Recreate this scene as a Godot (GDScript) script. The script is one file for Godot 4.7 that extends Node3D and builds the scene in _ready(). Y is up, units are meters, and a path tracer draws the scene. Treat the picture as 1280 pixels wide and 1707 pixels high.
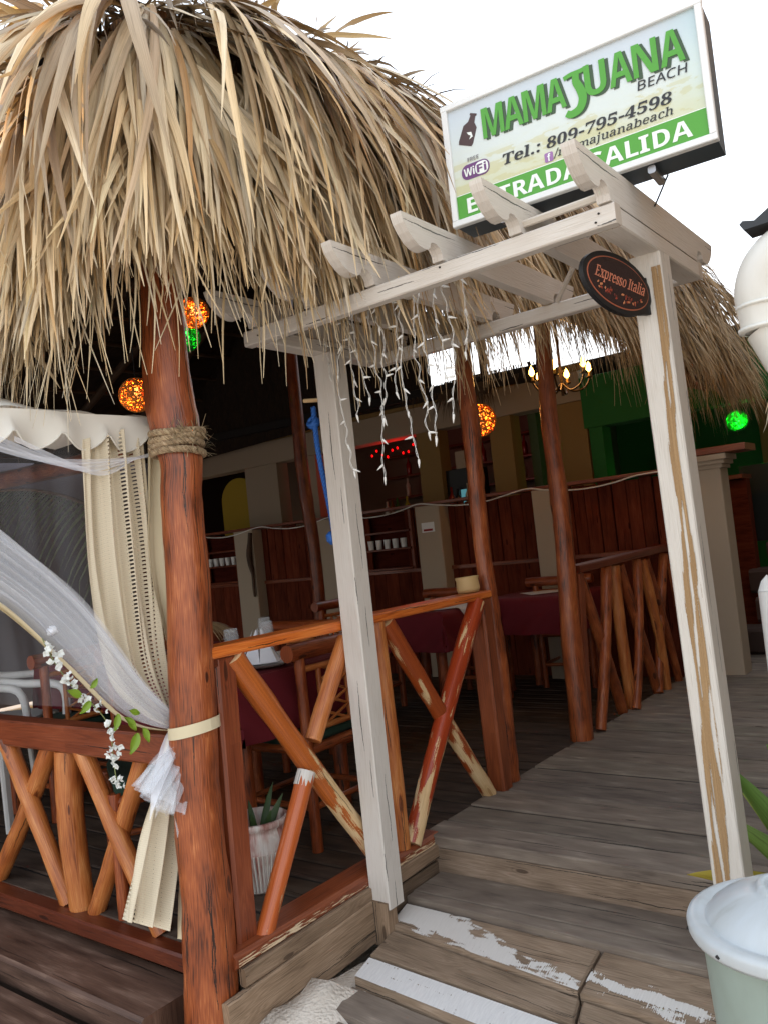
extends Node3D

# World frame: x to the right along the beach front, y up, z towards the beach; the deck walkway runs along -z.
var rng := RandomNumberGenerator.new()
var M := {}
var taken := {}


func P(x: float, y: float, z: float) -> Vector3:
	return Vector3(x, y + 1.5, z)


# ---------------------------------------------------------------- mesh builder
class MB:
	var v := PackedVector3Array()
	var n := PackedVector3Array()
	var uv := PackedVector2Array()
	var c := PackedColorArray()
	var i := PackedInt32Array()

	func vert(p: Vector3, nn: Vector3, u: Vector2, col: Color) -> int:
		v.append(p)
		n.append(nn)
		uv.append(u)
		c.append(col)
		return v.size() - 1

	func tri(a: int, b: int, d: int, face: Vector3) -> void:
		if (v[b] - v[a]).cross(v[d] - v[a]).dot(face) > 0.0:
			i.append_array(PackedInt32Array([a, d, b]))
		else:
			i.append_array(PackedInt32Array([a, b, d]))

	func quad(a: Vector3, b: Vector3, d: Vector3, e: Vector3, nn: Vector3, ua: Vector2, ub: Vector2, ud: Vector2, ue: Vector2, col := Color.WHITE) -> void:
		var k := vert(a, nn, ua, col)
		vert(b, nn, ub, col)
		vert(d, nn, ud, col)
		vert(e, nn, ue, col)
		tri(k, k + 1, k + 2, nn)
		tri(k, k + 2, k + 3, nn)

	func fan(pts: PackedVector3Array, nn: Vector3, uvs: PackedVector2Array, col := Color.WHITE) -> void:
		var k := v.size()
		for j in pts.size():
			vert(pts[j], nn, uvs[j], col)
		for j in range(1, pts.size() - 1):
			tri(k, k + j, k + j + 1, nn)

	func grid(rows: int, cols: int, pts: PackedVector3Array, uvs: PackedVector2Array, col := Color.WHITE) -> void:
		# a smooth sheet of rows x cols points
		var k := v.size()
		for r in rows:
			for q in cols:
				var a := pts[mini(r + 1, rows - 1) * cols + q] - pts[maxi(r - 1, 0) * cols + q]
				var b := pts[r * cols + mini(q + 1, cols - 1)] - pts[r * cols + maxi(q - 1, 0)]
				var nn := b.cross(a)
				vert(pts[r * cols + q], nn.normalized() if nn.length() > 1e-9 else Vector3.UP, uvs[r * cols + q], col)
		for r in rows - 1:
			for q in cols - 1:
				var o := k + r * cols + q
				i.append_array(PackedInt32Array([o, o + cols, o + 1, o + 1, o + cols, o + cols + 1]))

	func mesh() -> ArrayMesh:
		var a := []
		a.resize(Mesh.ARRAY_MAX)
		a[Mesh.ARRAY_VERTEX] = v
		a[Mesh.ARRAY_NORMAL] = n
		a[Mesh.ARRAY_TEX_UV] = uv
		a[Mesh.ARRAY_COLOR] = c
		a[Mesh.ARRAY_INDEX] = i
		var m := ArrayMesh.new()
		m.add_surface_from_arrays(Mesh.PRIMITIVE_TRIANGLES, a)
		return m


# a board from a to b, w wide and h high (h along up), with chamfered edges
func board(mb: MB, a: Vector3, b: Vector3, w: float, h: float, up := Vector3.UP, col := Color.WHITE, bev := 0.004) -> void:
	var d := (b - a).normalized()
	var s := d.cross(up).normalized()
	var t := s.cross(d)
	var x := w / 2
	var y := h / 2
	bev = minf(bev, minf(x, y) * 0.6)
	var prof := [Vector2(-x + bev, y), Vector2(x - bev, y), Vector2(x, y - bev), Vector2(x, -y + bev), Vector2(x - bev, -y), Vector2(-x + bev, -y), Vector2(-x, -y + bev), Vector2(-x, y - bev)]
	var u := rng.randf() * 3.0
	var v0 := rng.randf() * 5.0
	var L := a.distance_to(b)
	for k in 8:
		var p: Vector2 = prof[k]
		var q: Vector2 = prof[(k + 1) % 8]
		var e := q - p
		var nn: Vector3 = (s * (-e.y) + t * e.x)
		nn = nn.normalized()
		if nn.dot(s * (p + q).x + t * (p + q).y) < 0:
			nn = -nn
		var l := e.length()
		mb.quad(a + s * p.x + t * p.y, a + s * q.x + t * q.y, b + s * q.x + t * q.y, b + s * p.x + t * p.y, nn, Vector2(u, v0), Vector2(u + l, v0), Vector2(u + l, v0 + L), Vector2(u, v0 + L), col)
		u += l
	for e in 2:
		var c := a if e == 0 else b
		var pts := PackedVector3Array()
		var uvs := PackedVector2Array()
		for p: Vector2 in prof:
			pts.append(c + s * p.x + t * p.y)
			uvs.append(Vector2(u + p.x, v0 + p.y))
		mb.fan(pts, -d if e == 0 else d, uvs, col * Color(0.85, 0.8, 0.75))


func spline(pts: Array, n: int) -> PackedVector3Array:
	var r := PackedVector3Array()
	var m := pts.size()
	for k in n + 1:
		var f := float(k) / n * (m - 1)
		var j := mini(int(f), m - 2)
		var t := f - j
		var p0: Vector3 = pts[maxi(j - 1, 0)]
		var p1: Vector3 = pts[j]
		var p2: Vector3 = pts[j + 1]
		var p3: Vector3 = pts[mini(j + 2, m - 1)]
		r.append(p1.cubic_interpolate(p2, p0, p3, t))
	return r


var wob_noise := FastNoiseLite.new()


# a round bar along pts with a radius per point (or one); wob roughens the outline; uv_unit: 0..1 texture space
func tube(mb: MB, pts: PackedVector3Array, radii: Array, seg := 10, wob := 0.0, col := Color.WHITE, unit := false, caps := true, grow := 0.0) -> void:
	var n := pts.size()
	var total := 0.0
	for k in range(1, n):
		total += pts[k].distance_to(pts[k - 1])
	var d0 := (pts[1] - pts[0]).normalized()
	var s := d0.cross(Vector3.UP if absf(d0.y) < 0.9 else Vector3.RIGHT).normalized()
	var k0 := mb.v.size()
	var at := 0.0
	var uo := 0.0 if unit else rng.randf() * 3.0
	var vo := 0.0 if unit else rng.randf() * 5.0
	for k in n:
		var d := (pts[mini(k + 1, n - 1)] - pts[maxi(k - 1, 0)]).normalized()
		s = (s - d * s.dot(d)).normalized()
		var t := d.cross(s)
		if k > 0:
			at += pts[k].distance_to(pts[k - 1])
		var f := float(k) / (n - 1) * (radii.size() - 1)
		var j := mini(int(f), maxi(radii.size() - 2, 0))
		var r: float = radii[0] if radii.size() == 1 else lerpf(radii[j], radii[j + 1], f - j)
		for q in seg + 1:
			var a := TAU * (q % seg) / seg
			var dir := s * cos(a) + t * sin(a)
			var rr := r
			if wob > 0:
				rr *= 1.0 + wob * wob_noise.get_noise_3dv(pts[k] * 60.0 + dir * 25.0) + wob * 0.7 * wob_noise.get_noise_3dv(pts[k] * 250.0 + dir * 70.0)
			var uvq := Vector2(float(q) / seg, at / total) if unit else Vector2(uo + TAU * q / seg * radii[0], vo + at)
			mb.vert(pts[k] + dir * (rr + grow), dir, uvq, col)
	for k in n - 1:
		for q in seg:
			var o := k0 + k * (seg + 1) + q
			mb.tri(o, o + seg + 1, o + 1, mb.n[o] + mb.n[o + 1])
			mb.tri(o + 1, o + seg + 1, o + seg + 2, mb.n[o] + mb.n[o + 1])
	if caps:
		for e in 2:
			var base := k0 if e == 0 else k0 + (n - 1) * (seg + 1)
			var cp := PackedVector3Array()
			var cu := PackedVector2Array()
			for q in seg:
				cp.append(mb.v[base + q])
				cu.append(Vector2(uo + cos(TAU * q / seg) * radii[0], vo + sin(TAU * q / seg) * radii[0] * 0.1))
			var cd := (pts[0] - pts[1]) if e == 0 else (pts[n - 1] - pts[n - 2])
			mb.fan(cp, cd.normalized(), cu, col)


func bar(mb: MB, a: Vector3, b: Vector3, r: float, seg := 8, col := Color.WHITE, wob := 0.0, n := 1) -> void:
	var p := PackedVector3Array()
	for k in n + 1:
		p.append(a.lerp(b, float(k) / n))
	tube(mb, p, [r], seg, wob, col)


# a surface of revolution: prof = [[radius, height], ...] round the y axis at centre
func lathe(mb: MB, at: Vector3, prof: Array, seg := 24, col := Color.WHITE) -> void:
	var k0 := mb.v.size()
	var m := prof.size()
	var acc := 0.0
	for k in m:
		var a: Array = prof[maxi(k - 1, 0)]
		var b: Array = prof[mini(k + 1, m - 1)]
		var e := Vector2(b[0] - a[0], b[1] - a[1]).normalized()
		if k > 0:
			acc += Vector2(prof[k][0] - prof[k - 1][0], prof[k][1] - prof[k - 1][1]).length()
		for q in seg + 1:
			var t := TAU * (q % seg) / seg
			var dir := Vector3(cos(t), 0, sin(t))
			mb.vert(at + dir * prof[k][0] + Vector3(0, prof[k][1], 0), (dir * e.y - Vector3(0, e.x, 0)).normalized(), Vector2(float(q) / seg * TAU * 0.2, acc), col)
	for k in m - 1:
		for q in seg:
			var o := k0 + k * (seg + 1) + q
			var f := mb.n[o] + mb.n[o + seg + 1] + mb.n[o + 1]
			mb.tri(o, o + seg + 1, o + 1, f)
			mb.tri(o + 1, o + seg + 1, o + seg + 2, f)


# a flat outline (x, y) pushed out by depth along z, put in place by t
func extrude(mb: MB, poly: PackedVector2Array, depth: float, t: Transform3D, col := Color.WHITE, smooth_side := true) -> void:
	var tris := Geometry2D.triangulate_polygon(poly)
	var cen := Vector2.ZERO
	for p in poly:
		cen += p / poly.size()
	for e in 2:
		var z := depth / 2 if e == 0 else -depth / 2
		var nn := t.basis.z.normalized() * (1.0 if e == 0 else -1.0)
		var k := mb.v.size()
		for p in poly:
			mb.vert(t * Vector3(p.x, p.y, z), nn, Vector2(p.y, p.x), col)
		for j in range(0, tris.size(), 3):
			mb.tri(k + tris[j], k + tris[j + 1], k + tris[j + 2], nn)
	var cw := Geometry2D.is_polygon_clockwise(poly)
	var acc := 0.0
	for j in poly.size():
		var p := poly[j]
		var q := poly[(j + 1) % poly.size()]
		var e := q - p
		var n2 := Vector2(-e.y, e.x).normalized() if cw else Vector2(e.y, -e.x).normalized()
		var nn := (t.basis * Vector3(n2.x, n2.y, 0)).normalized()
		mb.quad(t * Vector3(p.x, p.y, depth / 2), t * Vector3(q.x, q.y, depth / 2), t * Vector3(q.x, q.y, -depth / 2), t * Vector3(p.x, p.y, -depth / 2), nn, Vector2(0, acc), Vector2(0, acc + e.length()), Vector2(depth, acc + e.length()), Vector2(depth, acc), col)
		acc += e.length()


# a board with a four-cornered top (x, z corners in order), grain along its first edge
func slab(mb: MB, c: Array, y: float, th: float, col: Color) -> void:
	var uo := rng.randf() * 3.0
	var vo := rng.randf() * 5.0
	var d: Vector2 = (c[1] - c[0]).normalized()
	var e := Vector2(-d.y, d.x)
	var cen: Vector2 = (c[0] + c[1] + c[2] + c[3]) / 4
	var b := 0.005
	var top := []
	var uvs := []
	for p: Vector2 in c:
		var q := p + (cen - p).normalized() * b * 1.4
		top.append(P(q.x, y, q.y))
		uvs.append(Vector2(uo + (p - c[0]).dot(e), vo + (p - c[0]).dot(d)))
	mb.quad(top[0], top[1], top[2], top[3], Vector3.UP, uvs[0], uvs[1], uvs[2], uvs[3], col)
	for k in 4:
		var p: Vector2 = c[k]
		var q: Vector2 = c[(k + 1) % 4]
		var m: Vector2 = ((p + q) / 2 - cen).normalized()
		var t := (q - p).normalized()
		var n2 := Vector2(t.y, -t.x)
		if n2.dot(m) < 0:
			n2 = -n2
		var nn := Vector3(n2.x, 0, n2.y)
		var du := Vector2(0.03, 0)
		mb.quad(top[k], top[(k + 1) % 4], P(q.x, y - b, q.y), P(p.x, y - b, p.y), (nn + Vector3.UP).normalized(), uvs[k], uvs[(k + 1) % 4], uvs[(k + 1) % 4] + du, uvs[k] + du, col)
		mb.quad(P(p.x, y - b, p.y), P(q.x, y - b, q.y), P(q.x, y - th, q.y), P(p.x, y - th, p.y), nn, uvs[k], uvs[(k + 1) % 4], uvs[(k + 1) % 4] + du, uvs[k] + du, col)


# ---------------------------------------------------------------- nodes
func unique(called: String) -> String:
	var k: int = taken.get(called, 0)
	taken[called] = k + 1
	return called if k == 0 else "%s_%03d" % [called, k]


func thing(called: String, label: String, category: String, at := Vector3.ZERO, group := "") -> Node3D:
	var o := Node3D.new()
	o.name = unique(called)
	add_child(o, true)
	o.position = at
	tag(o, label, category, group)
	return o


func tag(o: Node3D, label: String, category: String, group := "") -> void:
	o.set_meta("label", label)
	o.set_meta("category", category)
	if group != "":
		o.set_meta("group", group)


func part(called: String, mesh: Mesh, mat: Material, parent: Node3D, label := "") -> MeshInstance3D:
	var o := MeshInstance3D.new()
	o.name = unique(called) if parent == self else next_name(called, parent)
	o.mesh = mesh
	o.material_override = mat
	parent.add_child(o, true)
	if label != "":
		o.set_meta("label", label)
	return o


func next_name(called: String, parent: Node3D) -> String:
	var d: Dictionary = parent.get_meta("used", {})
	var k: int = d.get(called, 0)
	d[called] = k + 1
	parent.set_meta("used", d)
	return called if k == 0 else "%s_%03d" % [called, k]


func structure(o: Node3D) -> Node3D:
	o.set_meta("kind", "structure")
	return o


# ---------------------------------------------------------------- textures
func noise_bytes(w: int, h: int, sw: int, sh: int, freq: float, s: int, oct := 3) -> PackedByteArray:
	var f := FastNoiseLite.new()
	f.seed = s
	f.frequency = freq
	f.fractal_octaves = oct
	f.noise_type = FastNoiseLite.TYPE_SIMPLEX_SMOOTH
	var im := f.get_seamless_image(sw, sh)
	im.convert(Image.FORMAT_L8)
	im.resize(w, h, Image.INTERPOLATE_CUBIC)
	return im.get_data()


# wood seen along its grain (v): stops are sRGB colours from dark to light
func wood_tex(w: int, h: int, s: int, stops: Array, fine := 0.45, rings := 0.3, blotch := 0.35, knots := 0, specks := 0.0, cracks := 0) -> Array:
	var a := noise_bytes(w, h, w, maxi(h / 20, 8), 0.3, s, 4)
	var b := noise_bytes(w, h, maxi(w / 4, 16), maxi(h / 48, 8), 0.06, s + 1, 3)
	var c := noise_bytes(w, h, maxi(w / 2, 16), maxi(h / 4, 16), 0.022, s + 2, 5)
	var e := noise_bytes(w, h, w, h, 0.12, s + 3, 2)
	var out := PackedByteArray()
	out.resize(w * h * 3)
	var hgt := PackedByteArray()
	hgt.resize(w * h)
	var r2 := RandomNumberGenerator.new()
	r2.seed = s
	var kn := []
	for k in knots:
		kn.append([r2.randf() * w, r2.randf() * h, r2.randf_range(0.5, 1.0) * w * 0.05])
	var m := stops.size() - 1
	for y in h:
		for x in w:
			var o := y * w + x
			var ring := 0.5 + 0.5 * sin(b[o] * 0.16)
			var t := 0.5 + fine * (a[o] / 255.0 - 0.5) * 1.6 + rings * (ring - 0.5) + blotch * (c[o] / 255.0 - 0.5) * 1.6
			for q in kn:
				var dx: float = absf(x - q[0])
				var dy: float = absf(y - q[1]) * 0.45
				var dd: float = sqrt(dx * dx + dy * dy) / q[2]
				if dd < 2.0:
					t -= maxf(0.0, 1.0 - dd) * 0.9 - 0.25 * sin(dd * 9.0) * maxf(0.0, 1.0 - dd / 2.0)
			if specks > 0 and e[o] > 255 * (1.0 - specks):
				t += 0.5
			t = clampf(t, 0.0, 0.999)
			var f := t * m
			var j := int(f)
			var col: Color = stops[j].lerp(stops[j + 1], f - j)
			out[o * 3] = int(col.r * 255)
			out[o * 3 + 1] = int(col.g * 255)
			out[o * 3 + 2] = int(col.b * 255)
			hgt[o] = int(clampf(0.5 + (a[o] / 255.0 - 0.5) * 0.8 + (ring - 0.5) * 0.4, 0, 1) * 255)
	for k in cracks:
		var x0 := r2.randf() * w
		var y0 := r2.randi() % h
		var ln := r2.randi_range(h / 12, h / 3)
		var wob := r2.randf_range(0.5, 2.5)
		var wid := r2.randf_range(0.6, 1.6) * w / 256.0
		for j in ln:
			var y := (y0 + j) % h
			var half := wid * sin(PI * j / ln)
			var cx := x0 + wob * sin(j * 0.05 + k) + wob * 0.4 * sin(j * 0.21)
			for x in range(int(cx - half), int(cx + half) + 1):
				var o := y * w + posmod(x, w)
				for q in 3:
					out[o * 3 + q] = int(out[o * 3 + q] * 0.38)
				hgt[o] = hgt[o] / 4
	return [ImageTexture.create_from_image(Image.create_from_data(w, h, false, Image.FORMAT_RGB8, out)), ImageTexture.create_from_image(Image.create_from_data(w, h, false, Image.FORMAT_L8, hgt))]


# a coat of paint or varnish worn through: alpha cut by noise plus bias(u, v); colour from two stops
func coat_tex(w: int, h: int, s: int, dark: Color, light: Color, bias: Callable, sx := 64, sy := 64, fr := 0.08) -> ImageTexture:
	var a := noise_bytes(w, h, sx, sy, fr, s, 5)
	var g := noise_bytes(w, h, w, maxi(h / 40, 8), 0.2, s + 7, 4)
	var k := noise_bytes(w, h, w, h, 0.2, s + 8, 2)
	var out := PackedByteArray()
	out.resize(w * h * 4)
	for y in h:
		for x in w:
			var o := y * w + x
			var t := a[o] / 255.0 - 0.5 + (g[o] / 255.0 - 0.5) * 0.35 + (k[o] / 255.0 - 0.5) * 0.16
			t += bias.call(float(x) / w, float(y) / h)
			var col := dark.lerp(light, clampf(g[o] / 255.0 * 0.7 + k[o] / 255.0 * 0.3, 0, 1))
			out[o * 4] = int(col.r * 255)
			out[o * 4 + 1] = int(col.g * 255)
			out[o * 4 + 2] = int(col.b * 255)
			out[o * 4 + 3] = 255 if t > 0 else 0
	return ImageTexture.create_from_image(Image.create_from_data(w, h, false, Image.FORMAT_RGBA8, out))


func mat(tex: Variant, scale: Vector2, rough: float, bump := 0.0, tint := Color.WHITE) -> StandardMaterial3D:
	var m := StandardMaterial3D.new()
	m.albedo_color = tint
	if tex is Array:
		m.albedo_texture = tex[0]
		if bump > 0:
			m.heightmap_enabled = true
			m.heightmap_texture = tex[1]
			m.heightmap_scale = bump
	elif tex != null:
		m.albedo_texture = tex
	m.uv1_scale = Vector3(scale.x, scale.y, 1)
	m.roughness = rough
	m.vertex_color_use_as_albedo = true
	m.cull_mode = BaseMaterial3D.CULL_DISABLED
	return m


func plain(col: Color, rough := 0.7, metal := 0.0) -> StandardMaterial3D:
	var m := StandardMaterial3D.new()
	m.albedo_color = col
	m.roughness = rough
	m.metallic = metal
	m.cull_mode = BaseMaterial3D.CULL_DISABLED
	return m


func glow(col: Color, e: float) -> StandardMaterial3D:
	var m := plain(col)
	m.emission_enabled = true
	m.emission = col
	m.emission_energy_multiplier = e
	return m


func C(r: int, g: int, b: int) -> Color:
	return Color(r / 255.0, g / 255.0, b / 255.0)


func make_materials() -> void:
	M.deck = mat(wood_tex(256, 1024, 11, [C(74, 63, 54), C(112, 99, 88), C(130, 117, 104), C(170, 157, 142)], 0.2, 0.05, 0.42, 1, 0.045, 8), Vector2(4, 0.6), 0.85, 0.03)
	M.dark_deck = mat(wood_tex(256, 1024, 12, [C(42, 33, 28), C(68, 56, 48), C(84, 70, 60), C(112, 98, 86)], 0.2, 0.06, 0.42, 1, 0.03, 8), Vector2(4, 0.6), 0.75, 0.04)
	M.step = mat(wood_tex(256, 1024, 13, [C(92, 74, 58), C(134, 113, 92), C(154, 132, 110), C(178, 156, 135)], 0.25, 0.22, 0.35, 2, 0.02, 12), Vector2(4, 0.6), 0.85, 0.1)
	M.bench = mat(wood_tex(256, 512, 14, [C(50, 35, 28), C(82, 62, 51), C(100, 78, 66), C(140, 118, 103)], 0.25, 0.08, 0.5, 0, 0.03, 6), Vector2(4, 0.7), 0.5, 0.06)
	M.red_log = mat(wood_tex(256, 1024, 15, [C(68, 31, 16), C(134, 66, 33), C(158, 84, 44), C(198, 126, 78)], 0.45, 0.05, 0.45, 4, 0.0, 11), Vector2(2.6, 0.7), 0.36, 0.1)
	M.orange_log = mat(wood_tex(256, 512, 16, [C(96, 46, 20), C(164, 90, 42), C(188, 116, 60), C(216, 154, 98)], 0.4, 0.08, 0.4, 5, 0.0, 7), Vector2(4, 1.0), 0.38, 0.1)
	M.red_board = mat(wood_tex(256, 512, 17, [C(72, 36, 20), C(118, 60, 34), C(138, 74, 44), C(162, 98, 64)], 0.3, 0.2, 0.25, 1, 0.0, 6), Vector2(3, 0.8), 0.35, 0.06)
	M.rail = mat(wood_tex(256, 512, 18, [C(120, 52, 18), C(190, 92, 32), C(214, 116, 46), C(226, 140, 70)], 0.4, 0.2, 0.25, 1, 0.0, 6), Vector2(3, 0.8), 0.35, 0.08)
	M.wall_plank = mat(wood_tex(256, 512, 19, [C(56, 20, 12), C(96, 42, 27), C(112, 53, 34), C(130, 72, 50)], 0.3, 0.15, 0.35, 2, 0.0, 6), Vector2(4, 0.9), 0.85, 0.06)
	M.white_paint = mat(wood_tex(256, 512, 20, [C(186, 177, 166), C(206, 199, 190), C(210, 204, 196), C(214, 209, 202)], 0.5, 0.1, 0.2, 0, 0.0, 5), Vector2(4, 1.0), 0.55, 0.08)
	M.bare = mat(wood_tex(256, 512, 21, [C(176, 138, 92), C(206, 172, 124), C(220, 190, 146), C(228, 202, 164)], 0.3, 0.2, 0.3, 1, 0.0, 6), Vector2(4, 1.0), 0.7, 0.05)
	M.leaf = mat(wood_tex(64, 256, 22, [C(176, 168, 152), C(226, 222, 212), C(244, 242, 236), C(255, 254, 250)], 0.5, 0.2, 0.3, 0), Vector2(1, 1), 0.55, 0.03)
	M.leaf.backlight_enabled = true
	M.leaf.backlight = Color(0.28, 0.24, 0.16)
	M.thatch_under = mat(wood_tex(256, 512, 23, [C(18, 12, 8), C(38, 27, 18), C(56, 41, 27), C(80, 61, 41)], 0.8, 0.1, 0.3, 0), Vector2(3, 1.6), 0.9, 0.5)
	M.straw_pack = mat(wood_tex(256, 512, 27, [C(52, 32, 17), C(92, 62, 34), C(124, 90, 54), C(160, 124, 80)], 0.9, 0.1, 0.3, 0), Vector2(3, 1.6), 0.9, 0.5)
	M.pole = mat(wood_tex(128, 256, 24, [C(40, 27, 18), C(66, 46, 31), C(84, 62, 44), C(104, 80, 60)], 0.5, 0.2, 0.3, 1), Vector2(4, 1), 0.7, 0.1)
	M.rope = mat(wood_tex(64, 64, 25, [C(104, 84, 62), C(150, 126, 98), C(180, 156, 124), C(206, 184, 152)], 0.5, 0.2, 0.3, 0), Vector2(14, 14), 0.9, 0.2)
	M.sand = mat(wood_tex(512, 512, 26, [C(170, 158, 144), C(204, 193, 179), C(214, 204, 191), C(226, 217, 206)], 0.0, 0.0, 0.45, 0, 0.06), Vector2(1.3, 1.3), 0.95)
	M.wall_plank.metallic_specular = 0.2
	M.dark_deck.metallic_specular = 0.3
	var sn := noise_bytes(512, 512, 512, 512, 0.09, 91, 5)
	M.sand.heightmap_enabled = true
	M.sand.heightmap_texture = ImageTexture.create_from_image(Image.create_from_data(512, 512, false, Image.FORMAT_L8, sn))
	M.sand.heightmap_scale = 0.5
	var grime: Array = wood_tex(256, 256, 33, [C(206, 200, 190), C(240, 237, 232), C(249, 247, 244), C(255, 255, 255)], 0.02, 0.0, 0.4, 0, 0.0)
	M.grime = grime[0]
	M.white = plain(C(228, 228, 226), 0.5)
	M.black = plain(C(22, 22, 24), 0.5)
	M.cream = plain(C(150, 122, 74), 0.8)
	M.cream_white = plain(C(172, 156, 136), 0.8)
	M.green_wall = plain(C(34, 110, 48), 0.8)
	M.cloth_red = plain(C(104, 14, 28), 0.85)
	M.cloth_white = plain(C(225, 226, 232), 0.85)
	M.steel = plain(C(150, 150, 152), 0.3, 0.9)
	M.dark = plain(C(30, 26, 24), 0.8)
	M.wire = plain(C(226, 224, 218), 0.5)
	M.wire.backlight_enabled = true
	M.wire.backlight = Color(0.2, 0.2, 0.2)


# ---------------------------------------------------------------- build
func _ready() -> void:
	rng.seed = 7
	wob_noise.seed = 3
	wob_noise.frequency = 0.05
	var cam := Camera3D.new()
	cam.name = "camera"
	cam.fov = 64.105
	cam.far = 600.0
	cam.near = 0.05
	cam.transform = Transform3D(Basis(Vector3.UP, deg_to_rad(37.4)) * Basis(Vector3.RIGHT, deg_to_rad(2.449)) * Basis(Vector3.BACK, deg_to_rad(-6.0375)), Vector3(0, 1.5, 0))
	add_child(cam)
	cam.current = true
	var we := WorldEnvironment.new()
	we.name = "world_environment"
	var env := Environment.new()
	env.background_mode = Environment.BG_SKY
	var sm := ProceduralSkyMaterial.new()
	sm.sky_top_color = Color(0.85, 0.90, 0.96)
	sm.sky_horizon_color = Color(1.0, 0.97, 0.92)
	sm.sky_curve = 0.18
	sm.ground_horizon_color = Color(0.80, 0.75, 0.68)
	sm.ground_bottom_color = Color(0.62, 0.56, 0.48)
	sm.sky_energy_multiplier = 1.3
	var sky := Sky.new()
	sky.sky_material = sm
	env.sky = sky
	env.tonemap_mode = Environment.TONE_MAPPER_LINEAR
	env.tonemap_exposure = 1.3
	env.sdfgi_enabled = true
	env.ssao_enabled = true
	env.ssil_enabled = true
	we.environment = env
	add_child(we)
	var sun := DirectionalLight3D.new()
	sun.name = "sun"
	sun.light_energy = 1.5
	sun.light_color = Color(1.0, 0.78, 0.42)
	sun.light_angular_distance = 0.5
	sun.shadow_enabled = true
	add_child(sun)
	sun.look_at_from_position(Vector3.ZERO, Vector3(1.0, -0.18, -0.4))
	make_materials()
	build_ground()
	build_deck()
	build_roof()
	build_wall()
	build_bar()
	build_posts()
	build_gate()
	build_railings()
	build_curtains()
	build_signs()
	build_furniture()
	build_lamps()
	build_right_side()


func build_ground() -> void:
	var mb := MB.new()
	var xs := [-200.0, -80.0, -30.0, -14.0, -8.0, -5.0]
	var zs := [-200.0, -80.0, -30.0, -14.0, -8.0, -5.0, -4.0]
	for k in 61:
		xs.append(-3.5 + k * 0.08)
	xs.append_array([2.0, 4.0, 8.0, 20.0, 60.0, 200.0])
	for k in 56:
		zs.append(-3.2 + k * 0.06)
	zs.append_array([1.0, 3.0, 8.0, 20.0, 60.0, 200.0])
	var f := FastNoiseLite.new()
	f.seed = 5
	f.frequency = 1.6
	f.fractal_octaves = 4
	var pts := PackedVector3Array()
	var uvs := PackedVector2Array()
	for z: float in zs:
		for x: float in xs:
			var y := -1.475 + f.get_noise_2d(x, z) * 0.05
			if z < -2.4 or absf(x) > 5 or (x < -2.03 and z < -1.5):
				y = -1.56
			# sand drifted up against the edge of the deck
			y += 0.085 * exp(-pow((x + 1.93) / 0.16, 2)) * exp(-pow((z + 1.85) / 0.4, 2)) * (1.0 + 0.5 * f.get_noise_2d(x * 4.0, z * 4.0))
			pts.append(P(x, y, z))
			uvs.append(Vector2(x, z))
	mb.grid(zs.size(), xs.size(), pts, uvs)
	structure(part("sand", mb.mesh(), M.sand, self))


func shade() -> Color:
	var g := rng.randf_range(0.8, 1.1)
	return Color(g * rng.randf_range(0.97, 1.03), g, g * rng.randf_range(0.96, 1.02))


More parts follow.
